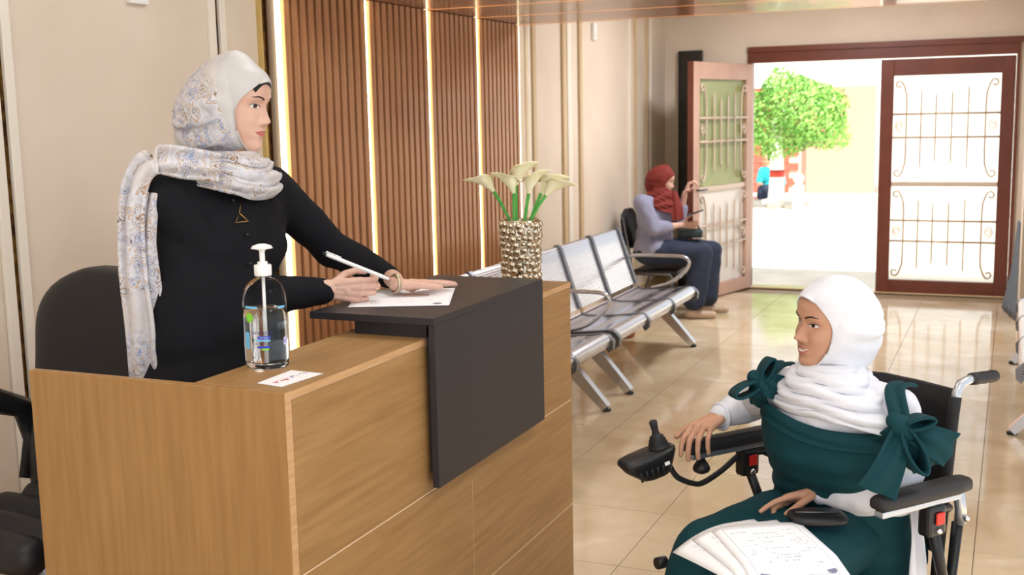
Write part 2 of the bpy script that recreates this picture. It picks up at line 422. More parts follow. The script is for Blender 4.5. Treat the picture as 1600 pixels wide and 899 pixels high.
MB().tube([Mx2 @ Vector((.06, -.03, 1.02)), Mx2 @ Vector((.06, -.075, 1.02)), Mx2 @ Vector((.17, -.08, 1.02))], .010, 8).build('door_handle', M_steeldark, r2)
MB().box((-.004, -.029, .01), (.0, .029, HD), Mx2).build('edge_strip', M_brown, r2)

# ------------------------------------------------------------------ outside courtyard
M_ground = mat('pale_paving', rgb(226, 216, 200), .8, noise=(rgb(206, 196, 180), 3, 4, .35, .7))
M_brick = mat('red_brick', rgb(176, 92, 76), .8)
M_mortar = mat('mortar', rgb(205, 180, 165), .9)
M_leaf = mat('tree_leaf', rgb(150, 196, 100), .5, noise=(rgb(100, 160, 66), 4, 3, .35, .65))
M_lime = mat('lime_wash', rgb(240, 238, 232), .8)
tag(box_obj('ground_outside', (-22, YD+.16, -.12), (14, 60, -.03), M_ground), 'pale sunlit paving outside the doorway', kind='structure')
bw = thing('brick_wall', (-5.5, 25.0, -.03), 'red brick garden wall behind the tree', 'wall')
bw['kind'] = 'structure'; del bw['category']
BY = 25.0
bxa, bxb = -9.6, -4.05
box_obj('wall_core', (bxa, BY+.03, -.03), (bxb, BY+.4, 2.2), M_mortar, bw)
bk = MB().box((.006, 0, .006), (.394, .06, .154), None).mesh('brick'); bk.materials.append(M_brick)
for r in range(14):
    for k in range(15):
        x = bxa+k*.4-(.2 if r % 2 else 0)
        if x < bxa-.01 or x+.4 > bxb+.01: continue
        o = bpy.data.objects.new('brick', bk); COL.objects.link(o); o.location = (x, BY, -.03+r*.16); setpar(o, bw)
M_pinkpl = mat('pink_plaster', rgb(214, 150, 134), .85)
tag(box_obj('wall_plaster', (-4.03, BY-.1, -.03), (-2.65, BY+.3, 2.2), M_pinkpl), 'pink plastered wall next to the brick wall', kind='structure')
tag(box_obj('wall_far', (-14, 34, -.03), (10, 34.4, 3.2), M_lime), 'white wall at the far side of the courtyard', kind='structure')
st = thing('stone_steps', (-1.2, 26, -.03), 'white stone steps beyond the doorway', 'steps')
for k in range(3): box_obj('step', (-2.6, 25.2+.5*k, -.03+.3*k), (1.2, 27.4, .27+.3*k), M_lime, st, .01)
tr_ = onz(1212, 322, 0)
TX, TY = tr_.x, tr_.y
tree = thing('courtyard_tree', (TX, TY, -.03), 'small round green tree with white painted trunk and red band', 'tree')
SCL = TY/20.0
MB().tube([(TX, TY, -.03), (TX+.02, TY, .6*SCL), (TX-.02, TY, 1.2*SCL), (TX+.05, TY, 1.75*SCL)], [.15*SCL, .12*SCL, .11*SCL, .08*SCL], 12).build('trunk', M_lime, tree)
MB().tube([(TX+.016, TY, .50*SCL), (TX+.014, TY, .62*SCL)], [.128*SCL, .126*SCL], 12).build('painted_band', mat('red_paint', rgb(190, 60, 50), .6), tree)
for a in range(5):
    q = a*1.26
    MB().tube([(TX, TY, 1.15*SCL), (TX+.3*math.cos(q)*SCL, TY+.3*math.sin(q)*SCL, 1.55*SCL), (TX+.6*math.cos(q)*SCL, TY+.6*math.sin(q)*SCL, 1.95*SCL)], [.06, .045, .02], 6).build('branch', mat('bark', rgb(150, 120, 90), .8), tree)
cc = ony(1243, 178, TY)
lv = MB(); rng = np.random.default_rng(3)
for k in range(11000):
    d = rng.normal(size=3); d /= np.linalg.norm(d); rr = (.62+.38*rng.random())*(1+.16*math.sin(5*d[0]+3*d[2])*1)
    c = Vector((cc.x+d[0]*rr*1.02*SCL, cc.y+d[1]*rr*.95*SCL, cc.z+d[2]*rr*.72*SCL))
    n = Vector(rng.normal(size=3)+d*1.2).normalized(); a = n.orthogonal().normalized(); b = n.cross(a); s_ = .028+.022*rng.random()
    lv.add([c-a*s_, c+b*s_*.5, c+a*s_, c-b*s_*.5], [(0, 1, 2, 3)])
fo = lv.build('foliage', M_leaf, tree); fo['kind'] = 'stuff'
fp = thing('fence_post', onz(1247, 325, 0), 'low white painted rail and post beside the tree', 'fence')
fx, fy = fp.location.x, fp.location.y
MB().lathe([(.10, 0), (.10, .42), (.05, .46), (.09, .52), (.10, .58), (.06, .64), (0.001, .66)], (fx, fy, -.03), 14).build('post', M_lime, fp)
MB().tube([(fx, fy, .28), (fx-.62, fy-.1, .10)], .04, 8).build('rail', M_lime, fp)
# ------------------------------------------------------------------ reception counter
XF, XI, CY0, CY1, CT, BT = -1.42, -1.68, 2.02, 3.77, 1.12, 1.18
ct = thing('reception_counter', (-1.75, 2.9, 0), 'oak laminate reception counter with a black raised top and front panel', 'counter')
box_obj('end_panel', (-2.155, CY0, 0), (XF-.002, CY0+.022, CT), M_oakv, ct, .0015)
box_obj('edge_band', (XF-.002, CY0, 0), (XF, CY0+.022, CT), M_oakedge, ct)
box_obj('end_panel', (XI, CY1-.02, 0), (XF-.02, CY1, CT-.018), M_oakv, ct)
box_obj('ledge_top', (XI, CY0+.022, CT-.018), (XF-.0, CY1, CT), M_oakh, ct, .001)
box_obj('edge_band', (XF-.0005, CY0+.022, CT-.018), (XF+.0008, CY1, CT-.001), M_oakedge, ct)
box_obj('inner_panel', (XI, CY0+.022, 0), (XI+.018, CY1-.02, CT-.018), M_oakv, ct)
box_obj('work_desk', (-2.15, 3.05, .745), (XI, CY1-.02, .77), M_oakh, ct)
z1 = onx(675, 768, XF).z; z2 = onx(895, 787, XF).z; yv = onx(740, 800, XF).y
z1b = onx(892, 617, XF).z
gp = .0024
rows = ((z1, CT-.018, CY0+.022, CY1), (z2, z1, CY0+.022, yv), (z2, z1, yv, CY1), (0, z2, CY0+.022, yv), (0, z2, yv, CY1))
for a, b, ya, yb in rows:
    box_obj('front_panel', (XF-.006, ya+gp, a+gp), (XF, yb-gp, b-gp), M_oakh, ct, .001)
box_obj('panel_backing', (XF-.03, CY0+.022, 0), (XF-.002, CY1, CT-.018), mat('pale_seam', rgb(232, 206, 172), .5), ct)
BY0, BY1 = 2.645, 3.41
box_obj('black_top', (-1.765, BY0, BT-.02), (-1.38, BY1, BT), M_black, ct, .0015)
box_obj('black_front_panel', (-1.40, BY0+.004, .715), (-1.38, BY1, BT-.02), M_black, ct, .0012)
box_obj('black_inner_panel', (-1.4185, BY0+.03, .75), (-1.4005, BY1-.01, BT-.02), M_black, ct)
box_obj('black_riser', (-1.64, BY0+.03, CT+.0005), (-1.4005, BY1-.01, BT-.0205), M_black, ct)
tag(box_obj('floor_platform', (XW+.3, 1.95, 0), (-2.16, 4.2, .15), M_oakv), 'low wooden platform behind the counter', kind='structure')

# ------------------------------------------------------------------ hand sanitiser bottle
BX, BYc = -1.622, 2.243
sb = thing('sanitizer_bottle', (BX, BYc, CT), 'clear hand sanitizer pump bottle with blue and green label', 'bottle')
M_pet = mat('clear_plastic', (.97, .985, 1), .03, trans=1, ior=1.12)
M_gel = mat('clear_gel', (.95, .98, 1), .02, trans=1, ior=1.33)
def oval(prof, c, n=40, ax=1.0, ay=.92):
    return [[Vector((c[0]+r*ax*math.cos(2*math.pi*k/n), c[1]+r*ay*math.sin(2*math.pi*k/n), c[2]+z)) for k in range(n)] for r, z in prof]
bc = (BX, BYc, CT+.0005)
MB().loft(oval([(.046, 0), (.051, .003), (.0525, .012), (.053, .06), (.0525, .11), (.053, .15), (.0525, .165), (.050, .18), (.043, .196), (.032, .207), (.021, .213), (.0165, .216), (.0165, .232)], bc)).build('bottle_body', M_pet, sb)
MB().loft(oval([(.044, .003), (.049, .006), (.0505, .013), (.051, .06), (.0505, .11), (.051, .142), (.0505, .1425)], bc)).build('gel', M_gel, sb)
ws = M_white
MB().lathe([(.0195, .219), (.0205, .221), (.0205, .243), (.0195, .245), (.012, .2455), (.012, .252), (.0065, .2525), (.0065, .277), (.010, .281), (.026, .284), (.022, .290), (.010, .294), (.001, .2945)], bc, 24).build('pump', ws, sb)
MB().lathe([(.0035, .012), (.0035, .215)], bc, 10).build('dip_tube', ws, sb)
M_dblue = mat('label_navy', rgb(44, 40, 120), .5); M_lblue = mat('label_sky', rgb(110, 190, 235), .5); M_lgreen = mat('label_green', rgb(130, 205, 60), .5); M_blueb = mat('label_blue', rgb(50, 70, 190), .5)
camang = math.atan2(-BYc, -BX)                          # the side that faces the camera
def wrap(me, m, ang, z, name='label_print'):
    co, _ = arrays(me)
    a = camang + ang + co[:, 0]/.053
    r = .0538
    out = np.stack([BX+r*np.cos(a), BYc+r*.93*np.sin(a), CT+z+co[:, 1]], 1)
    setco(me, out); return new_obj(name, me, m, sb)
def patch(w, h, n=10):
    P = [[Vector((-w/2+w*i/n, -h/2+h*j, 0)) for i in range(n+1)] for j in (0, 1)]
    return MB().grid(P, False).mesh('label_print')
def disc(r, n=20):
    return MB().add([(r*math.cos(2*math.pi*k/n), r*math.sin(2*math.pi*k/n), 0) for k in range(n)], [tuple(range(n))]).mesh('label_print')
wrap(text_mesh('SANITIZER', .0112), M_dblue, -.26, .089)
wrap(patch(.030, .007), M_blueb, -.14, .0785); wrap(patch(.038, .004), M_lblue, -.22, .0715); wrap(text_mesh('Gel instant', .0045), M_white, -.14, .0786)
wrap(text_mesh('anti bacterial', .0062), M_dblue, -.30, .064); wrap(patch(.030, .0055), M_blueb, -.18, .056); wrap(patch(.018, .004), M_lgreen, -.10, .0505)
wrap(disc(.0115), M_lgreen, -.82, .125); wrap(patch(.016, .04), M_lblue, -1.02, .070); wrap(patch(.036, .005), M_lblue, -.72, .150); wrap(patch(.022, .005), M_lblue, .80, .148)
wrap(patch(.014, .018), mat('label_lilac', rgb(200, 195, 235), .5), .95, .066); wrap(text_mesh('III|II|', .010), M_dblue, .95, .066)
# small printed card
cd = [onz(u, v, CT) for u, v in ((402, 600), (440, 606), (505, 585), (455, 580))]
M_card = mat('card_white', rgb(244, 243, 246), .45); M_redink = mat('red_ink', rgb(190, 50, 70), .6); M_greyink = mat('grey_ink', rgb(120, 120, 130), .6)
t = thing('printed_card', sum((Vector(p) for p in cd), Vector())/4, 'small white card with red print lying on the oak ledge', 'card')
zc = CT+.001
MB().loft([[Vector((p.x, p.y, z)) for p in cd] for z in (zc, zc+.001)], smooth=False).build('card_sheet', M_card, t)
cO = (cd[0]+cd[1]+cd[2]+cd[3])/4; ca = (cd[2]-cd[1]+cd[3]-cd[0]).normalized(); cb = Vector((-ca.y, ca.x, 0))
def flat_print(me, O, ex, ey, m, par, z, name='print'):
    co, _ = arrays(me)
    setco(me, np.array([[O.x+ex.x*p[0]+ey.x*p[1], O.y+ex.y*p[0]+ey.y*p[1], z] for p in co])); return new_obj(name, me, m, par)
M_lilac = mat('lilac_ink', rgb(130, 120, 180), .6)
def marks(x0, dx, n, h, m):
    for k in range(n):
        hh = h*(.6+.4*math.sin(k*2.1+x0*90)); flat_print(patch(dx*.62, hh, 2), cO+ca*(x0+dx*k)+cb*(.004*math.sin(k*1.7)), ca, cb, m, t, zc+.0014)
marks(-.048, .011, 5, .016, M_redink); marks(.010, .010, 3, .012, M_lilac); marks(.042, .008, 4, .010, M_greyink)

# ------------------------------------------------------------------ papers
def paper_mat(name, seed, lines, border, red=False):
    m = mat(name, rgb(246, 246, 250), .6)
    n, l, b = nodes(m)
    tc = n.new('ShaderNodeUVMap'); sx = n.new('ShaderNodeSeparateXYZ'); l.new(tc.outputs[0], sx.inputs[0])
    def math_(op, a, b_, c=None):
        k = n.new('ShaderNodeMath'); k.operation = op
        for i, q in enumerate((a, b_, c)):
            if q is None: continue
            if isinstance(q, (int, float)): k.inputs[i].default_value = q
            else: l.new(q, k.inputs[i])
        return k.outputs[0]
    U, V = sx.outputs[0], sx.outputs[1]
    row = math_('FRACT', math_('MULTIPLY', V, lines), 0)
    inrow = math_('MULTIPLY', math_('GREATER_THAN', row, .38), math_('LESS_THAN', row, .66))
    nz = n.new('ShaderNodeTexNoise'); nz.inputs['Scale'].default_value = 1; nz.inputs['Detail'].default_value = 3
    cv = n.new('ShaderNodeCombineXYZ'); l.new(math_('MULTIPLY', U, 70), cv.inputs[0]); l.new(math_('MULTIPLY', V, lines*2.5), cv.inputs[1]); cv.inputs[2].default_value = seed
    l.new(cv.outputs[0], nz.inputs['Vector'])
    n2 = n.new('ShaderNodeTexNoise'); n2.inputs['Scale'].default_value = 1
    cv2 = n.new('ShaderNodeCombineXYZ'); l.new(math_('MULTIPLY', U, 3), cv2.inputs[0]); l.new(math_('FLOOR', math_('MULTIPLY', V, lines), 0), cv2.inputs[1]); cv2.inputs[2].default_value = seed+5
    l.new(cv2.outputs[0], n2.inputs['Vector'])
    ink = math_('MULTIPLY', inrow, math_('MULTIPLY', math_('GREATER_THAN', nz.outputs[0], .53), math_('GREATER_THAN', n2.outputs[0], .52)))
    ins = math_('MULTIPLY', math_('MULTIPLY', math_('GREATER_THAN', U, .14), math_('LESS_THAN', U, .86)), math_('MULTIPLY', math_('GREATER_THAN', V, .16), math_('LESS_THAN', V, .88)))
    ink = math_('MULTIPLY', ink, ins)
    if border:
        du = math_('ABSOLUTE', math_('SUBTRACT', U, .5), 0); dv = math_('ABSOLUTE', math_('SUBTRACT', V, .5), 0)
        mx = math_('MAXIMUM', math_('DIVIDE', du, .41), math_('DIVIDE', dv, .44))
        ln = math_('MULTIPLY', math_('GREATER_THAN', mx, .988), math_('LESS_THAN', mx, 1.0))
        ink = math_('MAXIMUM', ink, math_('MULTIPLY', ln, .8))
    x = n.new('ShaderNodeMix'); x.data_type = 'RGBA'; x.inputs['A'].default_value = (*rgb(246, 246, 250), 1); x.inputs['B'].default_value = (*rgb(110, 108, 125), 1)
    l.new(ink, x.inputs['Factor']); l.new(x.outputs['Result'], b.inputs['Base Color'])
    return m
def sheet(name, O, ex, ey, w, h, m, label, zfun, th=.0006, group=None, n=14, zw=None):
    """a sheet w x h: O lower left corner, zfun(a, b) its height"""
    t = MB(); P = [[None]*(n+1) for _ in range(n+1)]
    for j in range(n+1):
        for i in range(n+1):
            a, b = i/n, j/n; q = O + ex*(a*w) + ey*(b*h); P[j][i] = Vector((q.x, q.y, zw(q) if zw else zfun(a, b)))
    t.grid(P); o = t.build(name, m)
    uv = o.data.uv_layers.new(name='UVMap')
    for p in o.data.polygons:
        for li in p.loop_indices:
            k = o.data.loops[li].vertex_index; uv.data[li].uv = ((k % (n+1))/n, (k//(n+1))/n)
    s = o.modifiers.new('s', 'SOLIDIFY'); s.thickness = th; s.offset = 1
    return tag(o, label, 'paper', group)
M_form = paper_mat('form_print', 1.0, 34, False)
pc = [onz(u, v, BT) for u, v in ((543, 481), (700, 478), (727, 449), (600, 449))]
pe = (pc[1]-pc[0]); pw = pe.length; pe.normalize(); pn = Vector((-pe.y, pe.x, 0))
form = sheet('paper_form', pc[0], pe, pn, .285, .33, M_form, 'printed white form on the black counter under the two hands', lambda a, b: BT+.0012)
t_ = MB().grid([[pc[0]+pe*x+pn*y for x in (.14, .215)] for y in (.17, .205)]).mesh('print')
co, _ = arrays(t_); co[:, 2] = BT+.0026; setco(t_, co); new_obj('photo_print', t_, mat('photo_ink', rgb(150, 140, 135), .6, noise=(rgb(220, 180, 165), 30, 2, .4, .6)), form)
t_ = disc(.013); flat_print(t_, pc[0]+pe*.25+pn*.03, pe, pn, M_greyink, form, BT+.0026, 'stamp_print')

# ------------------------------------------------------------------ vase with calla lilies
VX, VY = -1.535, 3.60
vs = thing('bubble_vase', (VX, VY, CT), 'silver bubble textured vase on the counter end', 'vase')
M_silver = mat('silver_glaze', rgb(200, 188, 170), .12, 1)
prof = [(.050, 0), (.058, .004), (.059, .05), (.060, .12), (.063, .18), (.066, .232), (.063, .234), (.058, .232), (.055, .18), (.050, .02), (.001, .015)]
MB().lathe(prof, (VX, VY, CT+.0005), 36, cap=False).build('vase_body', M_silver, vs)
bb = MB()
for r in range(10):
    z = .020+r*.0220; R = np.interp(z, [0, .05, .12, .18, .232], [.057, .059, .060, .063, .066])
    n = 17
    for k in range(n):
        a = 2*math.pi*(k+.5*(r % 2))/n + .08*math.sin(r*2.1+k); rad = .0118+.0028*math.sin(k*2.3+r*1.7)
        bb.ell((VX+R*math.cos(a), VY+R*math.sin(a), CT+z+.003*math.sin(k*1.9)), (rad, rad, rad), None, 10, 7)
bo = bb.build('bubbles', M_silver, vs); bo['kind'] = 'stuff'
M_petal = mat('lily_petal', rgb(240, 232, 200), .55, sss=.15, noise=(rgb(226, 220, 170), 25, 2, .45, .75)); M_stem = mat('lily_stem', rgb(74, 158, 62), .4); M_spadix = mat('lily_spadix', rgb(225, 190, 70), .6)
def frame_for(t, hint):
    t = t.normalized(); a = (hint-t*hint.dot(t)).normalized(); return a, t.cross(a), t
def lily(u, v, ub, vb, du, size, label, depth=3.95, ddep=0, lean=.55, sd_=0):
    base = D(u, v, depth+ddep); Rh_ = Vector((CR.x, CR.y, 0)).normalized(); Fh_ = Vector((CF.x, CF.y, 0)).normalized()
    la = max(-.038, min(.038, (ub-813)*depth/FPX)); off = Rh_*la+Fh_*sd_
    mouth = Vector((VX, VY, CT+.236))+off
    root = thing('calla_lily', (VX, VY, CT+.04), label, 'flower', 'calla lilies in the bubble vase')
    low = Vector((VX, VY, CT+.04)) + off*.72
    pts = [low, low.lerp(mouth, .55), mouth, mouth.lerp(base, .55)+Vector((0, 0, .004)), base]
    MB().tube(pts, [.0055, .0055, .0055, .0055, .0065], 10).build('stem', M_stem, root)
    ax = ((base-mouth).normalized()*lean+CR*du*.6+CU*.5).normalized(); a, b, t = frame_for(ax, CR*(1 if du >= 0 else -1)+CU*.1-CF*.25)
    P = []
    for i in range(15):
        T = i/14; row = []
        for k in range(33):
            ph = -math.pi+2*math.pi*k/32; cph = math.cos(ph)
            R = (.007+.034*T**1.35*(1+.30*cph*T)+.0022*T**3*math.sin(ph*5+size*30))*size
            L = (.078*T*(1+.22*cph*T)-.014*max(0, T-.75)/.25*(1-.6*cph)+.003*T**3*math.sin(ph*4+size*50))*size
            tip = math.exp(-(ph/.30)**2)*T**5*size
            row.append(base + t*(L+.012*tip) + (a*math.cos(ph)+b*math.sin(ph))*(R+.020*tip) - CU*(.004*tip))
        P.append(row)
    o = MB().grid(P).build('spathe', M_petal, root)
    s = o.modifiers.new('s', 'SOLIDIFY'); s.thickness = .0012
    MB().tube([base+t*.008, base+t*.03*size, base+t*.055*size], [.003, .0045, .003], 8).build('spadix', M_spadix, root)
lily(772, 300, 788, 338, -.75, .92, 'leftmost calla lily with its tip curling up', ddep=-.03, sd_=-.004)
lily(803, 303, 803, 338, -.45, .88, 'calla lily second from the left, drooping left', ddep=-.05, sd_=-.024)
lily(806, 290, 807, 336, .35, .95, 'tall calla lily at the back of the bouquet', ddep=.05, sd_=.026)
lily(826, 303, 820, 338, .12, .97, 'front centre calla lily opening upward', ddep=-.06, sd_=-.022)
lily(845, 303, 834, 337, .55, .95, 'calla lily leaning right at the back', ddep=.02, sd_=.024)
lily(852, 306, 838, 338, .8, .93, 'rightmost calla lily with its tip hanging down', ddep=-.03, sd_=-.008)

# ------------------------------------------------------------------ metal benches
M_perf = mat('perforated_steel', rgb(205, 204, 210), .22, 1)
n_, l_, b_ = nodes(M_perf)
tcn = n_.new('ShaderNodeTexCoord'); wv = n_.new('ShaderNodeTexWave'); wv.bands_direction = 'Z'; wv.inputs['Scale'].default_value = 22; wv.wave_profile = 'SIN'
l_.new(tcn.outputs['Object'], wv.inputs['Vector'])
mr = n_.new('ShaderNodeMapRange'); mr.inputs['To Min'].default_value = .16; mr.inputs['To Max'].default_value = .42; l_.new(wv.outputs['Fac'], mr.inputs['Value']); l_.new(mr.outputs[0], b_.inputs['Roughness'])
def bench(y0, y1, label, xf=-2.14, n=3, arm_far=True, arms=True):
    root = thing('metal_bench', (xf-.3, (y0+y1)/2, 0), label, 'bench', 'perforated metal waiting benches')
    w = (y1-y0)/n
    def sweep(prof, th, ya, yb, name, m):
        """thin bent sheet: profile of (x, z) points, thickness th"""
        nrm = []
        for i in range(len(prof)):
            a = Vector(prof[max(i-1, 0)]); b = Vector(prof[min(i+1, len(prof)-1)]); d = (b-a).normalized(); nrm.append(Vector((-d.y, d.x)))
        loop = [Vector(p) for p in prof] + [Vector(prof[i])+nrm[i]*th for i in range(len(prof)-1, -1, -1)]
        o = MB().loft([[Vector((xf+q.x, y, q.y)) for q in loop] for y in (ya, yb)]).build(name, m, root); smooth_angle(o, 50); return o
    seat = [(-.455, .40), (-.43, .383), (-.38, .378), (-.25, .385), (-.10, .402), (-.05, .408), (-.018, .404), (.0, .385), (-.002, .362), (-.02, .350)]
    back = [(-.47, .43), (-.485, .47), (-.53, .60), (-.58, .75), (-.605, .825), (-.615, .835), (-.63, .83)]
    for i in range(n):
        a, b = y0+w*i+.022, y0+w*(i+1)-.022
        sweep(seat, .012, a, b, 'seat', M_perf); sweep(back, -.012, a, b, 'backrest', M_perf)
        sweep([(-.03, .352), (-.012, .356), (.004, .372), (.005, .392), (-.010, .412), (-.04, .420)], -.008, a, b, 'seat_lip', M_steel)
    for i in range(n+1):
        yc = y0+w*i; h = .020
        sweep([(x, z-.012) for x, z in seat], .03, yc-h, yc+h, 'seat_rib', M_steeldark); sweep([(x+.004, z) for x, z in back], -.022, yc-h, yc+h, 'back_rib', M_steeldark)
    MB().box((xf-.32, y0+.02, .315), (xf-.24, y1-.02, .375), None, .006).build('beam', M_steeldark, root)
    for yc in (y0+.16, y1-.16):
        for x1 in (.03, -.56):
            p0, p1 = Vector((xf-.28, yc, .345)), Vector((xf+x1, yc, .02)); d = (p1-p0).normalized(); nn = Vector((-d.z, 0, d.x))
            rings = [[p+nn*(sx*hh)+Vector((0, sy*.028, 0)) for sx, sy in ((-1, -1), (1, -1), (1, 1), (-1, 1))] for p, hh in ((p0, .04), (p0.lerp(p1, .5), .033), (p1, .022))]
            MB().loft(rings, smooth=False).build('leg', M_steel, root)
            MB().lathe([(.024, 0), (.028, .004), (.026, .016), (.012, .022)], (xf+x1, yc, 0), 14).build('foot', M_blackplastic, root)
    for yc in (() if not arms else (y0, y1) if arm_far else (y0,)):
        pts = [(-.55, .62), (-.45, .645), (-.20, .65), (-.09, .645), (-.045, .615), (-.05, .57), (-.10, .51), (-.20, .44), (-.34, .40)]
        MB().tube(curved([(xf+x, yc, z) for x, z in pts]), .013, 10).build('armrest', M_steel, root)
    return root
bench(6.45, 8.30, 'steel waiting bench farther along the wall next to the seated woman')
bench(4.48, 6.33, 'steel waiting bench nearer to the camera, mostly hidden behind the counter', arm_far=False)
br = bench(6.2, 8.35, 'steel bench at the right edge of the picture', xf=-2.14, arms=False)
br.rotation_euler = (0, 0, math.pi); br.location = (.078+.30, 7.32, 0)
# basket under the bench
bk_ = onz(974, 531, 0)+Vector((-.06, .11, 0))
t = thing('wicker_basket', (bk_.x, bk_.y, 0), 'small orange brown basket on the floor under the bench', 'basket')
M_wick = mat('wicker', rgb(176, 96, 48), .6, noise=(rgb(120, 60, 26), 60, 2, .4, .6), stretch=(1, 1, 4))
MB().lathe([(.09, 0), (.11, .01), (.122, .08), (.125, .15), (.115, .15), (.108, .02), (.001, .015)], (bk_.x, bk_.y, 0), 28, cap=False).build('basket_body', M_wick, t)
MB().tube([(bk_.x+.122*math.cos(a*math.pi/12), bk_.y+.122*math.sin(a*math.pi/12), .15) for a in range(25)], .009, 8, cap=False).build('rim', M_wick, t)

# ------------------------------------------------------------------ office chair behind the counter
OCp = Vector((-2.62, 2.46, -.03)); fo_ = Vector((-.05, -1, 0)).normalized(); sd = Vector((-fo_.y, fo_.x, 0))
oc = thing('office_chair', OCp, 'black leather office chair behind the counter', 'chair')
def OC(f, s, z): return OCp + fo_*f + sd*s + Vector((0, 0, z))
rows = []
for i in range(17):
    T = i/16; z = .56+.735*T
    hw = .29*(1-.02*T)*(1 if T < .72 else math.sqrt(max(.02, 1-((T-.72)/.285)**2))*1.0)
    lean = -.22-.10*T
    ring = []
    for k in range(28):
        a = 2*math.pi*k/28; c, s_ = math.cos(a), math.sin(a)
        dpt = .055+.012*math.sin(T*9)
        ring.append(OC(lean+dpt*(abs(s_)**.8)*(1 if s_ > 0 else -1), hw*(abs(c)**.55)*(1 if c > 0 else -1), z))
    rows.append(ring)
o = MB().loft(rows).build('backrest', M_blackleather, oc)
o.modifiers.new('s', 'SUBSURF').render_levels = 1
MB().cap(OC(-.10, -.15, .55), OC(-.10, .15, .55), .07).cap(OC(.16, -.15, .55), OC(.16, .15, .55), .07).cap(OC(.03, -.18, .55), OC(.03, .18, .55), .07)
sm_ = MB(); 
for f in (-.16, -.03, .10, .22): sm_.cap(OC(f, -.19, .56), OC(f, .19, .56), .06)
new_obj('seat', sm_.fused('seat', .012, 6), M_blackleather, oc)
for s_ in (-.29, .29):
    MB().tube([OC(-.20, s_, .60), OC(-.245, s_*1.04, .72), OC(-.22, s_*1.06, .83), OC(-.12, s_*1.06, .875), OC(.10, s_*1.06, .87), OC(.17, s_*1.05, .82), OC(.14, s_*1.03, .70), OC(.08, s_, .57)], [.022, .026, .03, .034, .034, .03, .024, .02], 10, flat=1.3).build('armrest', M_blackplastic, oc)
MB().lathe([(.03, .19), (.03, .50)], (OCp.x, OCp.y, 0), 14).build('gas_column', M_steeldark, oc)
for k in range(5):
    a = k*2*math.pi/5+.3
    e = Vector((OCp.x+.28*math.cos(a), OCp.y+.28*math.sin(a), .225))
    MB().tube([(OCp.x, OCp.y, .27), e], [.03, .018], 8).build('base_spoke', M_blackplastic, oc)
    MB().tube([e+Vector((-.02*math.sin(a), .02*math.cos(a), -.045)), e+Vector((.02*math.sin(a), -.02*math.cos(a), -.045))], .03, 12).build('caster', M_blackplastic, oc)

# ------------------------------------------------------------------ visitor chair of the woman at the door
VCx, VCy = -2.70, 9.50
SZ = .40
vc = thing('visitor_chair', (VCx, VCy, 0), 'black padded visitor chair under the woman by the doorway', 'chair')
new_obj('seat', MB().box((VCx-.23, VCy-.23, SZ-.05), (VCx+.16, VCy+.23, SZ), None, .018).mesh('seat'), M_blackleather, vc)
P = []
rr = []
for i in range(9):
    T = i/8; z = .56+.34*T
    hw = .225*(math.sqrt(max(.08, 1-(abs(2*T-1))**4)))
    ring = [Vector((VCx-.27-.05*T+.02*math.sin(a)-.03*(math.cos(a)**2), VCy+hw*math.cos(a), z)) for a in [2*math.pi*k/20 for k in range(20)]]
    rr.append(ring)
MB().loft(rr).build('backrest', M_blackleather, vc)
for s_ in (-1, 1):
    y = VCy+s_*.245
    MB().tube([(VCx+.13, y, 0), (VCx+.12, y, SZ-.045), (VCx+.10, y, SZ-.03), (VCx-.22, y, SZ-.03)], .011, 8).build('leg', M_steeldark, vc)
    MB().tube([(VCx-.30, y, 0), (VCx-.22, y, .30), (VCx-.24, y, .50), (VCx-.31, y*1+s_*-.02, .84)], .011, 8).build('leg', M_steeldark, vc)
MB().tube([(VCx-.22, VCy-.245, SZ-.04), (VCx-.22, VCy+.245, SZ-.04)], .010, 8).build('crossbar', M_steeldark, vc)
MB().tube([(VCx+.12, VCy-.245, SZ-.06), (VCx+.12, VCy+.245, SZ-.06)], .010, 8).build('crossbar', M_steeldark, vc)

# ------------------------------------------------------------------ grey cloth by the right wall
g = MB(); P = []
for j in range(12):
    T = j/11; z = .78-.76*T; row = []
    for k in range(21):
        a = k/20; wdt = .05+.17*T
        row.append(Vector((.072-.004-wdt*a*.9*(.35+.65*T)*.55-.012*abs(math.sin(a*9+T)), 10.15+.42*(a-.5)*(.5+T), z)))
    P.append(row)
o = g.grid(P).build('grey_cloth', mat('slate_fabric', rgb(100, 108, 120), .8)); o.modifiers.new('s', 'SOLIDIFY').thickness = .006
tag(o, 'slate grey cloth hanging low on the wall edge at far right', 'cloth')

# ------------------------------------------------------------------ wheelchair
WO = Vector((-.40, 3.16, 0)); wf = Vector((-.6, -.8, 0)); wl_ = Vector((.8, -.6, 0))
def WL(f, l, z): return WO + wf*f + wl_*l + Vector((0, 0, z))
WMx = Matrix(((wf.x, wl_.x, 0, WO.x), (wf.y, wl_.y, 0, WO.y), (0, 0, 1, 0), (0, 0, 0, 1)))
wc = thing('electric_wheelchair', WO, 'black electric wheelchair with joystick controller and silver push handles', 'wheelchair')
def wbox(name, lo, hi, m, bev=.006, par=None): return MB().box(lo, hi, WMx, bev).build(name, m, par or wc)
def wtube(name, pts, r, m, n=10, par=None, flat=1.0): return MB().tube([WL(*p) for p in pts], r, n, flat=flat).build(name, m, par or wc)
M_silverp = mat('silver_paint', rgb(190, 194, 202), .3, .8); M_red = mat('red_plastic', rgb(200, 40, 30), .35); M_fabric = mat('black_nylon', rgb(22, 22, 26), .75, bump=(200, 2, .2, .0006)); M_grip = mat('black_foam', rgb(36, 35, 37), .6)
wbox('seat_cushion', (-.12, -.235, .39), (.365, .235, .448), M_fabric, .02)
rows = []
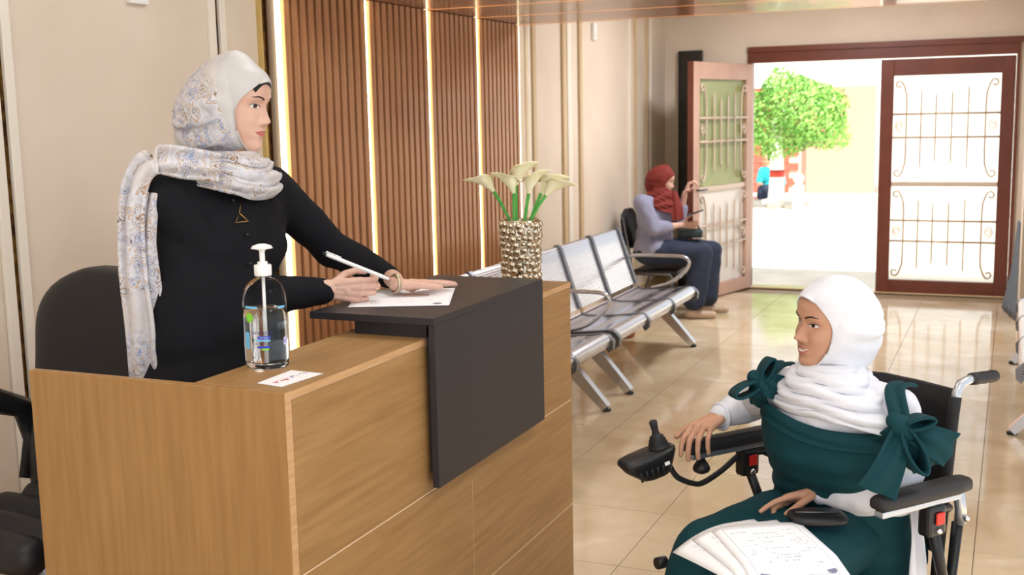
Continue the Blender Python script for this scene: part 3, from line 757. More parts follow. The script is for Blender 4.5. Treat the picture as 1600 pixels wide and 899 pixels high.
for i in range(8):
    T = i/7; z = .48+.455*T; rows.append([WL(-.135-.050*T+.010*math.sin(a)-.105*(1-abs(math.cos(a))**2), .208*(abs(math.cos(a))**.4)*(1 if math.cos(a) > 0 else -1), z) for a in [2*math.pi*k/24 for k in range(24)]])
MB().loft(rows).build('backrest', M_fabric, wc)
for s_ in (-1, 1):
    wtube('back_post', [(-.125, s_*.222, .40), (-.135, s_*.222, .55), (-.178, s_*.217, .90), (-.185, s_*.217, .945)], .0155, M_fabric, 12)
    h = wtube('push_handle', [(-.183, s_*.217, .93), (-.188, s_*.217, .955), (-.202, s_*.217, .978), (-.232, s_*.217, .986), (-.335, s_*.217, .981)], .0125, M_silverp, 12)
    wtube('hand_grip', [(-.242-.0165*k, s_*.217, .986-.0006*k) for k in range(7)], [.016, .0175, .016, .0175, .016, .0175, .015], M_grip, 12, h)
for s_, fa, fb in ((1, .21, -.115), (-1, .29, -.06)):
    L_ = s_*.315
    a = MB()
    rings = []
    for k, (f, w, hh) in enumerate(((fb, .012, .010), (fb+.006, .026, .018), (fb+.05, .030, .021), (fa-.10, .030, .020), (fa-.02, .028, .018), (fa-.004, .022, .014), (fa, .010, .008))):
        rings.append([WL(f, L_+w*(abs(math.cos(q))**.6)*(1 if math.cos(q) > 0 else -1), .752+.02*(fa-f)*0+hh*(abs(math.sin(q))**.6)*(1 if math.sin(q) > 0 else -1)) for q in [2*math.pi*j/20 for j in range(20)]])
    ar = a.loft(rings).build('armrest_pad', M_grip, wc)
    wbox('armrest_rail', (fb+.03, L_-.014, .716), (fa-.012, L_+.014, .733), M_silverp, .003)
    wbox('bracket', (fb+.09, L_-.020, .635), (fb+.155, L_+.020, .716), M_blackplastic, .010)
    for q in (-1, 1):
        wbox('release_button', (fb+.105, L_+q*.021, .668), (fb+.135, L_+q*.027, .700), M_red, .003)
        MB().ell(WL(fb+.12, L_+q*.020, .650), (.009, .009, .009), None, 10, 6).build('bolt', M_chrome, wc)
    wtube('arm_strut', [(fb+.12, L_, .66), (fb+.02, L_-s_*.02, .40)], .0145, M_blackplastic, 10)
    wtube('arm_bar', [(fb+.14, L_, .70), (fb+.06, L_, .695), (-.06, s_*.275, .66), (-.135, s_*.235, .60)], .010, M_blackplastic, 8)
    wtube('rear_tube', [(-.13, s_*.275, .745), (-.15, s_*.275, .66), (-.155, s_*.27, .62)], .015, M_silverp, 12)
    MB().ell(WL(-.152, s_*.292, .64), (.009, .009, .009), None, 10, 6).build('bolt', M_chrome, wc)
    wtube('side_frame', [(-.155, s_*.262, .62), (-.13, s_*.262, .40), (.38, s_*.265, .40), (.44, s_*.265, .385), (.50, s_*.24, .16)], .015, M_blackplastic, 10)
    wtube('frame_end', [(.405, s_*.262, .455), (.435, s_*.262, .455)], .017, M_blackplastic, 12)
    wtube('lower_frame', [(-.25, s_*.265, .17), (.30, s_*.265, .17), (.36, s_*.265, .40)], .013, M_silverp, 10)
    tw = MB(); c = WL(-.18, s_*.33, .155)
    ring_ = [[c+wf*(R*math.cos(a))+Vector((0, 0, R*math.sin(a)))+wl_*x for x, R in ((-.025, .11), (-.028, .145), (-.015, .155), (.015, .155), (.028, .145), (.025, .11))] for a in [2*math.pi*k/28 for k in range(29)]]
    tw.grid(ring_, True).build('tyre', M_grip, wc)
    MB().tube([c-wl_*.02, c+wl_*.02], .112, 24).build('wheel_rim', M_steeldark, wc)
    c = WL(.33, s_*.27, .09); MB().tube([c-wl_*.018, c+wl_*.018], .09, 20).build('front_wheel', M_grip, wc)
    wtube('fork', [(.33, s_*.27, .09), (.30, s_*.27, .20)], .012, M_blackplastic, 8)
    wbox('footplate', (.44, s_*.11-.07, .062), (.66, s_*.11+.07, .074), M_blackplastic, .004)
# joystick controller
jc = WL(.398, -.335, .735)
jf = (wf*.86+wl_*-.12).normalized(); jl = Vector((-jf.y, jf.x, 0)); JT = Matrix.Rotation(math.radians(14), 3, jl)
jx, jz = JT @ jf, JT @ Vector((0, 0, 1))
def J(a, b, c): return jc + jx*a + jl*b + jz*c
ctl = []
for z, w, l0, l1 in ((-.055, .022, -.035, .03), (-.048, .03, -.045, .05), (-.015, .040, -.06, .085), (.012, .046, -.072, .10), (.020, .044, -.072, .098), (.024, .036, -.062, .085)):
    ctl.append([J((l0+l1)/2+(l1-l0)/2*(abs(math.cos(a))**.6)*(1 if math.cos(a) > 0 else -1), w*(abs(math.sin(a))**.6)*(1 if math.sin(a) > 0 else -1), z) for a in [2*math.pi*k/24 for k in range(24)]])
cb_ = MB().loft(ctl).build('joystick_controller', M_blackplastic, wc)
bel = [(.030, .022), (.030, .030), (.024, .033), (.028, .038), (.021, .042), (.025, .047), (.018, .051), (.021, .056), (.012, .062), (.0095, .075), (.011, .092), (.012, .102), (.008, .106), (.001, .107)]
MJ = Matrix((( jx.x, jl.x, jz.x, J(-.03, 0, 0).x), (jx.y, jl.y, jz.y, J(-.03, 0, 0).y), (jx.z, jl.z, jz.z, J(-.03, 0, 0).z), (0, 0, 0, 1)))
MB().lathe(bel, (0, 0, 0), 18, MJ).build('joystick', M_grip, cb_)
for k in range(6):
    MB().tube([J(.06-.018*k, .036, -.040), J(.06-.018*k, .040, -.012)], .0035, 6).build('vent_rib', M_grip, cb_)
MB().box((-.03, .0475, -.015), (-.014, .0485, -.005), Matrix(((jx.x, jl.x, jz.x, jc.x), (jx.y, jl.y, jz.y, jc.y), (jx.z, jl.z, jz.z, jc.z), (0, 0, 0, 1)))).build('sticker', M_white, cb_)
MB().lathe([(.006, .0), (.006, .03), (.024, -.0), (.026, -.008), (.022, -.016), (.010, -.022), (.001, -.022)], WL(.235, -.315, .690), 14).build('clamp_knob', M_blackplastic, wc)
MB().tube([WL(.235, -.315, .69), WL(.235, -.315, .72)], .006, 8).build('clamp_screw', M_chrome, wc)
MB().tube(curved([J(-.05, .0, -.045), J(-.065, .0, -.085), WL(.26, -.325, .640), WL(.22, -.325, .635), WL(.15, -.325, .66), WL(.08, -.32, .70), WL(.0, -.31, .71)]), .0085, 8).build('cable', M_grip, wc)
# ------------------------------------------------------------------ people toolkit
M_skinA = mat('skin_light', rgb(216, 176, 158), .5, sss=.08, noise=(rgb(206, 162, 144), 14, 3, .4, .7))
M_skinB = mat('skin_warm', rgb(192, 146, 120), .5, sss=.08, noise=(rgb(182, 134, 108), 14, 3, .4, .7))
M_eye = mat('eye_white', rgb(232, 228, 226), .25); M_iris = mat('iris_brown', rgb(46, 28, 18), .15); M_brow = mat('eyebrow_hair', rgb(46, 32, 26), .7)
M_lip = mat('lip_rose', rgb(198, 104, 98), .4); M_lipB = mat('lip_natural', rgb(186, 108, 96), .4); M_teeth = mat('teeth', rgb(240, 236, 228), .3); M_under = mat('black_undercap', rgb(18, 18, 20), .8)
M_jacket = mat('black_suit_cloth', rgb(17, 17, 22), .85, spec=.25, bump=(9, 4, .35, .010)); M_shirtw = mat('white_shirt_cloth', rgb(214, 215, 224), .75, bump=(11, 4, .5, .01))
M_teal = mat('teal_crepe', rgb(6, 56, 64), .8, spec=.3, bump=(10, 4, .45, .01)); M_scarfw = mat('white_scarf_cloth', rgb(218, 219, 227), .8, bump=(26, 4, .35, .006))
M_gold2 = mat('gold_metal', rgb(200, 160, 80), .25, 1)
def sm(x, a, b):
    t = np.clip((x-a)/(b-a), 0, 1); return t*t*(3-2*t)
_hz = np.array([-.26, -.20, -.15, -.135, -.124, -.117, -.110, -.100, -.085, -.066, -.045, -.020, 0, .022, .045, .068, .085, .100, .110, .1145])
_hf = np.array([.030, .026, .028, .036, .050, .066, .076, .0815, .0785, .0835, .083, .083, .0825, .0895, .0875, .080, .067, .046, .024, .002])
_hw = np.array([.060, .055, .053, .052, .046, .040, .040, .0445, .0515, .059, .0655, .071, .074, .0755, .0755, .0715, .063, .048, .027, .002])
_hb = np.array([-.07, -.065, -.066, -.067, -.068, -.07, -.072, -.076, -.082, -.088, -.093, -.097, -.098, -.098, -.095, -.087, -.074, -.053, -.03, -.002])
_zd = np.linspace(-.26, .1145, 400)
def _smooth(a):
    v = np.interp(_zd, _hz, a); k = np.exp(-np.linspace(-2, 2, 17)**2); k /= k.sum()
    return np.convolve(np.pad(v, 8, mode='edge'), k, mode='valid')
_F, _Wd, _B = _smooth(_hf), _smooth(_hw), _smooth(_hb)
NOSE = 1.0
def head_features(x, z, smile=0.5):
    ax = np.abs(x)
    N = np.interp(z, [-.056, -.050, -.045, -.0385, -.033, -.022, -.008, .006, .022], [0, .002, .010, .0215, .0225, .0155, .0085, .0045, 0])
    wn = np.interp(z, [-.05, -.038, -.02, .01], [.012, .0112, .0088, .0085])
    d = NOSE*N*np.exp(-(ax/wn)**2)
    d += .0085*np.exp(-((ax-.0135)/.0062)**2-((z+.0405)/.0068)**2)
    d -= .0105*np.exp(-((ax-.031)/.0155)**2-((z-.001)/.0115)**2)
    d += .0040*np.exp(-((ax-.031)/.0125)**2-((z-.000)/.0065)**2)
    d += .0030*np.exp(-((ax-.028)/.02)**2-((z-.021)/.007)**2)
    d += (.0035+.004*smile)*np.exp(-((ax-.041)/.017)**2-((z+.033)/.017)**2)
    d += .0042*np.exp(-(ax/.020)**2-((z+.0605)/.0042)**2) + .0052*np.exp(-(ax/.017)**2-((z+.0735)/.0050)**2)
    d -= .0028*np.exp(-(ax/.024)**2-((z+.0668)/.0022)**2)
    d -= .0022*np.exp(-((ax-.029)/.006)**2-((z+.064)/.008)**2)
    d += .0025*np.exp(-(ax/.014)**2-((z+.102)/.010)**2)
    return d
def face_y(x, z, smile=.5):
    yf, w = np.interp(z, _zd, _F), np.interp(z, _zd, _Wd)
    t = np.clip(1-np.abs(x/w)**2.25, 0, 1)**(1/2.25)
    return yf*t + head_features(x, z, smile)*sm(t, .15, .6)
def head_mesh(pose, smile, nz=110, na=150):
    zs = _zd[np.linspace(0, 399, nz).astype(int)]; V = []; 
    for z in zs:
        yf, w, b = np.interp(z, _zd, _F), np.interp(z, _zd, _Wd), np.interp(z, _zd, _B)
        a = np.linspace(0, 2*np.pi, na, endpoint=False); c, s = np.cos(a), np.sin(a)
        x = w*np.sign(c)*np.abs(c)**(2/2.25); f = s >= 0
        y = np.where(f, yf*np.abs(s)**(2/2.25), b*np.abs(s)**.95)
        t = np.where(f, np.abs(s)**(2/2.25), 0)
        y = y + np.where(f, head_features(x, z, smile)*sm(t, .15, .6), 0)
        V.append([pose((x[i], y[i], z)) for i in range(na)])
    return MB().loft(V).mesh('head')
def face_patch(pose, fn, smile, off, nu=16, nv=5):
    """fn(a in 0..1, b in -1..1) -> (x, z) on the face"""
    P = []
    for j in range(nv):
        row = []
        for i in range(nu+1):
            x, z = fn(i/nu, -1+2*j/(nv-1)); row.append(pose((x, float(face_y(x, z, smile))+off, z)))
        P.append(row)
    return MB().grid(P).mesh('patch')
def pose_fn(c, fwd, up, size):
    f = fwd.normalized(); u = (up-f*up.dot(f)).normalized(); r = f.cross(u)
    return lambda p: c + (r*float(p[0]) + f*float(p[1]) + u*float(p[2]))*size
def face_parts(pose, smile, gaze=(0, 0), teeth=False, lip=1):
    """[(mesh, material slot)]: 0 skin 1 eye 2 iris 3 brow 4 lip 5 teeth"""
    out = [(head_mesh(pose, smile), 0)]
    for s in (-1, 1):
        cx, cz, hw = s*.0312, .0005, .0150
        def lid(a, b, s=s):
            t = 2*a-1; x = cx+t*hw; up = .0050*(1-abs(t)**2.2)+.0008*t*s; lo = -.0038*(1-abs(t)**2)
            return x, cz+.0010*t*s+(lo+(up-lo)*(b+1)/2)
        out.append((face_patch(pose, lid, smile, .0012), 1))
        ix, iz = cx+gaze[0]*.006, cz+.0009+gaze[1]*.003
        def iris(a, b):
            th = 2*math.pi*a; r = .0056*(b+1)/2; x, z = ix+r*math.cos(th), iz+r*math.sin(th)
            t = min(1, abs((x-cx)/hw)); return x, min(max(z, cz-.0038*(1-t*t)), cz+.0049*(1-t**2.2))
        out.append((face_patch(pose, iris, smile, .0018, 20, 4), 2))
        def lash(a, b, s=s):
            t = 2*a-1; x = cx+t*hw*1.06; return x, cz+.0010*t*s+.0050*(1-min(1, abs(t))**2.2)+.0006+b*.0010*(1-.4*abs(t))
        out.append((face_patch(pose, lash, smile, .0022, 16, 3), 3))
        def brow(a, b, s=s):
            t = a; x = s*(.0135+.036*t); z = .0185+.0075*math.sin(min(1, t*1.25)*math.pi*.62)-.004*max(0, t-.6); return x, z+b*.0025*(1-.75*t**2)
        out.append((face_patch(pose, brow, smile, .0013, 14, 3), 3))
    mw = .0225+.006*smile; curve = .0065*smile
    def corner(t): return curve*t*t
    gap = .0045 if teeth else 0
    def ulip(a, b):
        t = 2*a-1; e = (1-abs(t)**1.8); z0 = -.0665+corner(t)+gap*.6*e; top = z0+(.0062-.0012*math.exp(-(t/.16)**2))*e*(.7 if teeth else 1); return t*mw, z0+(top-z0)*(b+1)/2
    def llip(a, b):
        t = 2*a-1; e = (1-abs(t)**2); z1 = -.0668+corner(t)-gap*e; bot = z1-.0075*e; return t*mw*.97, bot+(z1-bot)*(b+1)/2
    out.append((face_patch(pose, ulip, smile, .0012, 20, 5), 4)); out.append((face_patch(pose, llip, smile, .0014, 20, 5), 4))
    if teeth:
        def tt(a, b):
            t = 2*a-1; e = (1-abs(t)**2); z = -.0668+corner(t); return t*mw*.92, z-gap*e+(gap*1.6*e)*(b+1)/2
        out.append((face_patch(pose, tt, smile, .0006, 16, 3), 5))
    return out
def hood_mesh(pose, B=.13, A=.089, Cu=.125, Cd=.15, drop=.02, cy=-.012, folds=.002, top=.068, seed=0, nt=40, na=96, cut=0):
    P = []
    for i in range(nt+1):
        t = i/nt; row = []
        for k in range(na+1):
            ps = 2*math.pi*k/na-math.pi/2; c, s = math.cos(ps), math.sin(ps)
            ox = .0655*(abs(c)**.9)*(1 if c > 0 else -1); oz = -.02+(.101+(top+.02-.101)*float(sm(s, -.5, .5)))*s; oy = .034+(.024+.027*float(sm(s, -.4, .4)))*s*s
            al = math.radians(38+142*t); sa, ca = math.sin(al), math.cos(al)
            sy = cy+(B if ca < 0 else .098)*ca
            Cz = Cd+(Cu-Cd)*float(sm(s, -.6, .6)); ex, ez = A*sa*c, Cz*sa*s - drop*float(sm(-ca, -.2, .9))
            w = float(sm(t, 0, .22)); 
            lift = .006*(1-w)
            x, y, z = ox*(1-w)+ex*w, (oy+lift)*(1-w)+sy*w, oz*(1-w)+ez*w
            # radial soft folds running from the face to the nape
            fo = folds*float(sm(t, .1, .45))*(math.sin(ps*9+seed+3*t)+.6*math.sin(ps*17+2*seed-4*t))*(1-.75*float(sm(s, -.1, .6)))
            r = math.hypot(x, z)+1e-6; x, z = x*(1+fo/r), z*(1+fo/r)
            if t > .0 and z < .1135:                         # keep the cloth outside the skull
                w_, f_, b2 = float(np.interp(z, _zd, _Wd)), float(np.interp(z, _zd, _F)), float(-np.interp(z, _zd, _B))
                yy = f_ if y > 0 else b2; q_ = (abs(x)/w_)**2.25+(abs(y)/yy)**2.25
                g_ = 1.045+.02*float(sm(t, 0, .15))
                if q_ < g_**2.25 and z > -.10: k_ = g_/max(q_, .02)**(1/2.25); x, y = x*k_, y*k_
            row.append(pose((x, y, z)))
        P.append(row)
    return MB().grid(P).mesh('hood')
def cowl_mesh(c, R, F, U, prof, nfold=5, amp=.007, front_drop=.05, asym=None, na=110, ns=44, seed=0):
    """cloth wrapped round the neck: prof = [(height, rx, ry, forward shift)]"""
    P = []; h = np.array([p[0] for p in prof]); T = np.linspace(0, 1, len(prof))
    for i in range(ns+1):
        t = i/ns; row = []
        z, rx, ry, sh = [float(np.interp(t, T, [p[q] for p in prof])) for q in range(4)]
        for k in range(na+1):
            a = 2*math.pi*k/na; ca, sa = math.cos(a), math.sin(a)
            ex = asym(a, t) if asym else (0, 0)
            fo = amp*math.sin(2*math.pi*(nfold*t+.9*math.sin(a*1.0+seed)+.22*math.sin(3*a+seed)))*min(1, 4*t*(1.15-t))
            fo += amp*.4*math.sin(2*math.pi*(nfold*2.3*t+.7*math.cos(a+2*seed)))*min(1, 4*t*(1.15-t))
            fr = max(0, sa)
            row.append(c + R*((rx+fo+ex[0])*ca) + F*((ry+fo+ex[0]*.5)*sa+sh) + U*(z-front_drop*t*fr**1.5+ex[1]+.4*fo))
        P.append(row)
    return MB().grid(P).mesh('cowl')
FO = (.027, .009, -.0095, -.0265); FD = (.088, .092, .087, .078)
FL = ((.043, .026, .021), (.047, .030, .022), (.043, .028, .021), (.034, .021, .019)); FR = (.0088, .0090, .0085, .0075)
def hand_mb(W, d, s, n, size=1.0, curls=((20, 30, 15),)*4, spread=(3, 1, -2, -6), thumb=None, arm=None, mb=None):
    """W wrist, d wrist to knuckles, s little finger to index, n where the palm faces"""
    d = d.normalized(); s = (s-d*s.dot(d)).normalized(); n_ = d.cross(s); n = n_ if n_.dot(n) > 0 else -n_
    mb = mb or MB(); k = size
    for i in range(4):
        b = W + d*(FD[i]*k) + s*(FO[i]*k) - n*(.003*k*(1 if i in (1, 2) else 0))
        mb.cap(W+s*(FO[i]*.55*k)+d*.004, b, .0135*k, .0108*k, 12)
        dr = (d + s*math.tan(math.radians(spread[i]))).normalized(); p = b; ang = 0; r = FR[i]*k
        for j in range(3):
            ang += math.radians(curls[i][j]); q = dr*math.cos(ang)+n*math.sin(ang)
            e = p + q*(FL[i][j]*k); mb.cap(p, e, r*(1-.08*j), r*(.93-.09*j), 12); p = e
    mb.ell(W+d*(.05*k)+n*(.004*k), (.020*k, .020*k, .020*k)); mb.cap(W+d*.03*k+s*.016*k+n*.008*k, W+d*.06*k+s*.014*k+n*.006*k, .015*k, .013*k)
    th = thumb or ((.35, .75, .35), (.75, .45, .3), (.9, .1, .25))
    p = W + d*(.018*k) + s*(.018*k) + n*(.006*k)
    for (a, b, c), L, r0, r1 in zip(th, (.045, .034, .027), (.0135, .0105, .0095), (.0105, .0095, .0075)):
        q = (d*a+s*b+n*c).normalized(); e = p+q*(L*k); mb.cap(p, e, r0*k, r1*k, 12); p = e
    if arm is not None: mb.cap(W, W.lerp(arm, .5), .0225*k, .027*k); mb.cap(W+s*.008*k, W.lerp(arm, .4)+s*.008*k, .020*k, .024*k)
    return mb
def nail(mb_list, *a): pass
def add_noise(me, amp, freq, seed=0, dirs=None, stretch=(1, 1, 1)):
    co, no = arrays(me); out = co.copy()
    for i in range(len(co)):
        p = Vector((co[i][0]*freq*stretch[0]+seed, co[i][1]*freq*stretch[1], co[i][2]*freq*stretch[2]))
        out[i] += no[i]*(amp*(mnoise.noise(p)+.5*mnoise.noise(p*2.3)))
    setco(me, out)
def ribbon(pts, widths, wdir, th, name, m, parent, n=10, wave=0, subs=6):
    """cloth band along pts; wdir gives its broad direction"""
    pts = [Vector(p) for p in pts]; L = []
    for i in range(len(pts)-1):
        for k in range(subs):
            t = k/subs; p0, p1, p2, p3 = pts[max(i-1, 0)], pts[i], pts[i+1], pts[min(i+2, len(pts)-1)]
            L.append(((p1*2+(p2-p0)*t+(p0*2-p1*5+p2*4-p3)*t*t+(p1*3-p0-p2*3+p3)*t**3)*.5, (i+t)/(len(pts)-1)))
    L.append((pts[-1], 1.0)); P = []
    for i, (p, t) in enumerate(L):
        a = (L[min(i+1, len(L)-1)][0]-L[max(i-1, 0)][0]).normalized()
        wd_ = wdir(t) if callable(wdir) else wdir
        b = (wd_-a*wd_.dot(a)).normalized(); c = a.cross(b); w = float(np.interp(t, np.linspace(0, 1, len(widths)), widths))
        P.append([p + b*(w*(j/n-.5)) + c*(wave*math.sin(j/n*math.pi*3.2+t*4)) for j in range(n+1)])
    o = MB().grid(P).build(name, m, parent); q = o.modifiers.new('s', 'SOLIDIFY'); q.thickness = th; q.offset = 0
    sb_ = o.modifiers.new('b', 'SUBSURF'); sb_.levels = 1; sb_.render_levels = 1
    return o
def bow(c, R, U, F, s, m, parent, tails, loops):
    """tied cloth bow: knot, loops and hanging tails given as offsets in (R, U, F)"""
    def pt(q): return c + R*(q[0]*s) + U*(q[1]*s) + F*(q[2]*s)
    k = MB(); k.ell(c, (.022*s, .022*s, .026*s)); k.cap(pt((-.012, .012, 0)), pt((.012, -.012, .004)), .018*s, .018*s)
    new_obj('bow_knot', k.fused('bow_knot', .004, 3), m, parent)
    for lp in loops:
        e = pt(lp); d = e-c; side = d.cross(F).normalized(); P = []
        for i in range(17):
            a = 2*math.pi*i/16; rad = math.sin(a/2)**.8
            ctr = c + d*(.5-.5*math.cos(a)) + side*(.17*d.length*math.sin(a))
            P.append([ctr + F*((j/6-.5)*.085*s*(.30+.70*rad)) for j in range(7)])
        o = MB().grid(P).build('bow_loop', m, parent); q = o.modifiers.new('s', 'SOLIDIFY'); q.thickness = .009; q.offset = 0
        o.modifiers.new('b', 'SUBSURF').render_levels = 1
    for tl in tails:
        e = pt(tl[:3]); mid = c.lerp(e, .5)+F*(.018*s)
        ribbon([c, mid, e], [.03*s, .06*s, tl[3]*s], R*tl[4]+U*tl[5], .005, 'bow_tail', m, parent, wave=.006)
def paisley():
    m = mat('paisley_scarf_cloth', rgb(228, 224, 224), .7); n, l, b = nodes(m)
    tc = n.new('ShaderNodeTexCoord')
    nz = n.new('ShaderNodeTexNoise'); nz.inputs['Scale'].default_value = 26; nz.inputs['Detail'].default_value = 3; l.new(tc.outputs['Object'], nz.inputs['Vector'])
    mx = n.new('ShaderNodeMix'); mx.data_type = 'VECTOR'; mx.inputs['Factor'].default_value = .06; l.new(tc.outputs['Object'], mx.inputs['A']); l.new(nz.outputs['Color'], mx.inputs['B'])
    def vor(scale, feat='F1'):
        v = n.new('ShaderNodeTexVoronoi'); v.feature = feat; v.inputs['Scale'].default_value = scale; l.new(mx.outputs['Result'], v.inputs['Vector']); return v
    def ramp(src, stops, interp='LINEAR'):
        r = n.new('ShaderNodeValToRGB'); r.color_ramp.interpolation = interp; e = r.color_ramp.elements
        e[0].position, e[0].color = stops[0][0], (*stops[0][1], 1); e[1].position, e[1].color = stops[-1][0], (*stops[-1][1], 1)
        for p, c in stops[1:-1]: q = e.new(p); q.color = (*c, 1)
        l.new(src, r.inputs['Fac']); return r
    white, grey, tan, brown, blue, navy = rgb(212, 212, 220), rgb(178, 172, 174), rgb(180, 150, 120), rgb(88, 62, 46), rgb(116, 136, 180), rgb(44, 52, 98)
    v1 = vor(17); big = ramp(v1.outputs['Distance'], [(0, tan), (.06, brown), (.09, white), (.14, tan), (.19, tan), (.205, brown), (.225, white), (.29, grey), (.31, brown), (.33, tan), (.40, white), (.47, grey), (.485, brown), (.50, white), (.60, tan), (.62, white), (1, grey)])
    v2 = vor(40); sml = ramp(v2.outputs['Distance'], [(0, blue), (.10, navy), (.14, white), (.24, grey), (.28, brown), (.31, white), (.42, blue), (.45, white), (.55, tan), (.58, white), (1, grey)])
    n2 = n.new('ShaderNodeTexNoise'); n2.inputs['Scale'].default_value = 9; n2.inputs['Detail'].default_value = 2; l.new(tc.outputs['Object'], n2.inputs['Vector'])
    f1 = ramp(n2.outputs['Fac'], [(.40, (0, 0, 0)), (.50, (1, 1, 1))])
    n3 = n.new('ShaderNodeTexNoise'); n3.inputs['Scale'].default_value = 6.5; n3.inputs['Detail'].default_value = 2; mp = n.new('ShaderNodeMapping'); mp.inputs['Location'].default_value = (3, 5, 1); l.new(tc.outputs['Object'], mp.inputs[0]); l.new(mp.outputs[0], n3.inputs['Vector'])
    f2 = ramp(n3.outputs['Fac'], [(.56, (0, 0, 0)), (.62, (.8, .8, .8))])
    a = n.new('ShaderNodeMix'); a.data_type = 'RGBA'; l.new(f1.outputs[0], a.inputs['Factor']); l.new(sml.outputs[0], a.inputs['A']); l.new(big.outputs[0], a.inputs['B'])
    c = n.new('ShaderNodeMix'); c.data_type = 'RGBA'; l.new(f2.outputs[0], c.inputs['Factor']); l.new(a.outputs['Result'], c.inputs['A']); c.inputs['B'].default_value = (*rgb(204, 198, 196), 1)
    l.new(c.outputs['Result'], b.inputs['Base Color'])
    return m
M_paisley = paisley()
M_satin = mat('grey_satin_cloth', rgb(196, 193, 192), .5, bump=(60, 2, .1, .002))
Z = Vector((0, 0, 1))
def ell_mat(a, b, c): return Matrix(((a.x, b.x, c.x), (a.y, b.y, c.y), (a.z, b.z, c.z)))

# ------------------------------------------------------------------ receptionist
KR = 1.06
PR = thing('person', (-2.02, 2.52, .15), 'person in a black jacket and paisley headscarf leaning on the counter and writing', 'person')
hcR = D(367, 161, 3.12)
fR = (CR*.95-CF*.29); fR.z = 0; fR.normalize(); upR = (Z+fR*.16-CR*.0).normalized(); fR2 = (fR-Z*.15).normalized()
poseR = pose_fn(hcR, fR2, upR, KR)
partsR = face_parts(poseR, .45, gaze=(-.45, -.2))
Rs, Ls = D(260, 312, 2.99), D(424, 296, 3.28)
Re, Rw = D(372, 465, 3.08), D(508, 456, 3.26)
Le, Lw = D(518, 388, 3.42), D(606, 430, 3.58)
lat = (Ls-Rs).normalized(); latH = Vector((lat.x, lat.y, 0)).normalized(); frR = Vector((-latH.y, latH.x, 0)) * -1
if frR.dot(CR) < 0: frR = -frR
nkR = (Rs+Ls)/2 + Z*.035
hipR = D(318, 640, 3.06)
# skin: head, neck, hands
dR = (Rw-Re).normalized()*.45 + CR*.75 - Z*.04
penh = hand_mb(Rw+CR*.010+Z*.002, dR, Z*1.0-CF*.12, CF*1.0+CR*.0, 1.03, ((14, 62, 42), (16, 72, 45), (18, 76, 45), (22, 74, 45)), (2, 0, -1, -3), ((.55, .35, .55), (.85, .20, .30), (.95, -.15, .15)), Re)
meP = penh.fused('hand', .0024, 3)
Lw2 = onz(620, 447, BT+.032); dL = onz(700, 447, BT+.014)-Lw2
flat = hand_mb(Lw2, dL, -CF+Z*.05, -Z, 1.03, ((0, 4, 3), (-1, 4, 3), (0, 5, 3), (2, 6, 4)), (6, 1, -4, -9), ((.62, .55, .02), (.85, .30, .10), (.95, .05, .08)), Lw)
meL = flat.fused('hand', .0024, 3)
def rest_on(me, z):                                # lift a hand until it lies on the counter
    co, _ = arrays(me); k = (co[:, 0] > -1.78) & (co[:, 1] > 2.63)
    dz = z-co[k, 2].min(); co[:, 2] += dz; setco(me, co); return float(dz)
dzP, dzL = rest_on(meP, BT+.0030), rest_on(meL, BT+.0030); print('hand lift', dzP, dzL)
trunk = MB().cap(nkR-Z*.06, poseR((0, -.01, -.13)), .055, .05).cap((Rs+Ls)/2-Z*.02, hipR, .08, .08).cap(Rs, Ls, .04).chain([Rs, Re, Re.lerp(Rw, .8)], [.045, .036, .022]).chain([Ls, Le, Lw], [.045, .036, .022])
for s_ in (-1, 1):
    hp = hipR+latH*(.09*s_); trunk.chain([hp, Vector((hp.x, hp.y, .66)), Vector((hp.x-.01, hp.y, .24))], [.07, .06, .05]); trunk.cap((hp.x, hp.y, .20), (hp.x+frR.x*.12, hp.y+frR.y*.12, .185), .038, .03)
meT = trunk.fused('trunk', .011, 4)
bodyR = join_meshes('body', [M_skinA, M_eye, M_iris, M_brow, M_lip, M_teeth], partsR+[(meP, 0), (meL, 0), (meT, 0)])
new_obj('body', bodyR, None, PR)
# jacket
jk = MB(); sp_ = (nkR-hipR).normalized(); Em = ell_mat(latH, frR, sp_)
ch = (Rs+Ls)/2-Z*.13+frR*.005
jk.ell(ch, (.192, .132, .20), Em, 24, 16); jk.cap(D(288, 350, 3.04), D(292, 520, 3.02), .075, .085); jk.ell(ch+frR*.06+latH*.075-Z*.01, (.075, .07, .08), Em); jk.ell(ch+frR*.06-latH*.075-Z*.01, (.075, .07, .08), Em)
jk.ell(hipR.lerp(nkR, .40), (.200, .140, .26), Em, 24, 16); jk.ell(hipR+Z*.02, (.212, .158, .26), Em, 24, 16)
jk.cap(Rs, nkR+latH*-.03, .062, .055); jk.cap(Ls, nkR+latH*.03, .062, .055); jk.cap(Rs+latH*.05-Z*.03, Ls-latH*.05-Z*.03, .075)
jk.chain([Rs, Rs.lerp(Re, .5)-Z*.006, Re, Re.lerp(Rw, .5), Rw-dR.normalized()*.012], [.071, .066, .060, .053, .041])
jk.chain([Ls, Ls.lerp(Le, .5), Le, Le.lerp(Lw, .5), Lw+(Lw2-Lw)*.25], [.068, .060, .055, .049, .038])
meJ = jk.fused('jacket', .008, 6)
add_noise(meJ, .006, 9, 2.0)
new_obj('jacket', meJ, M_jacket, PR)
sk_ = MB()
for s_ in (-1, 1): hp = hipR+latH*(.085*s_); sk_.chain([hp, Vector((hp.x, hp.y, .70)), Vector((hp.x, hp.y, .25))], [.125, .10, .085])
new_obj('trousers', sk_.fused('trousers', .012, 5), M_jacket, PR)
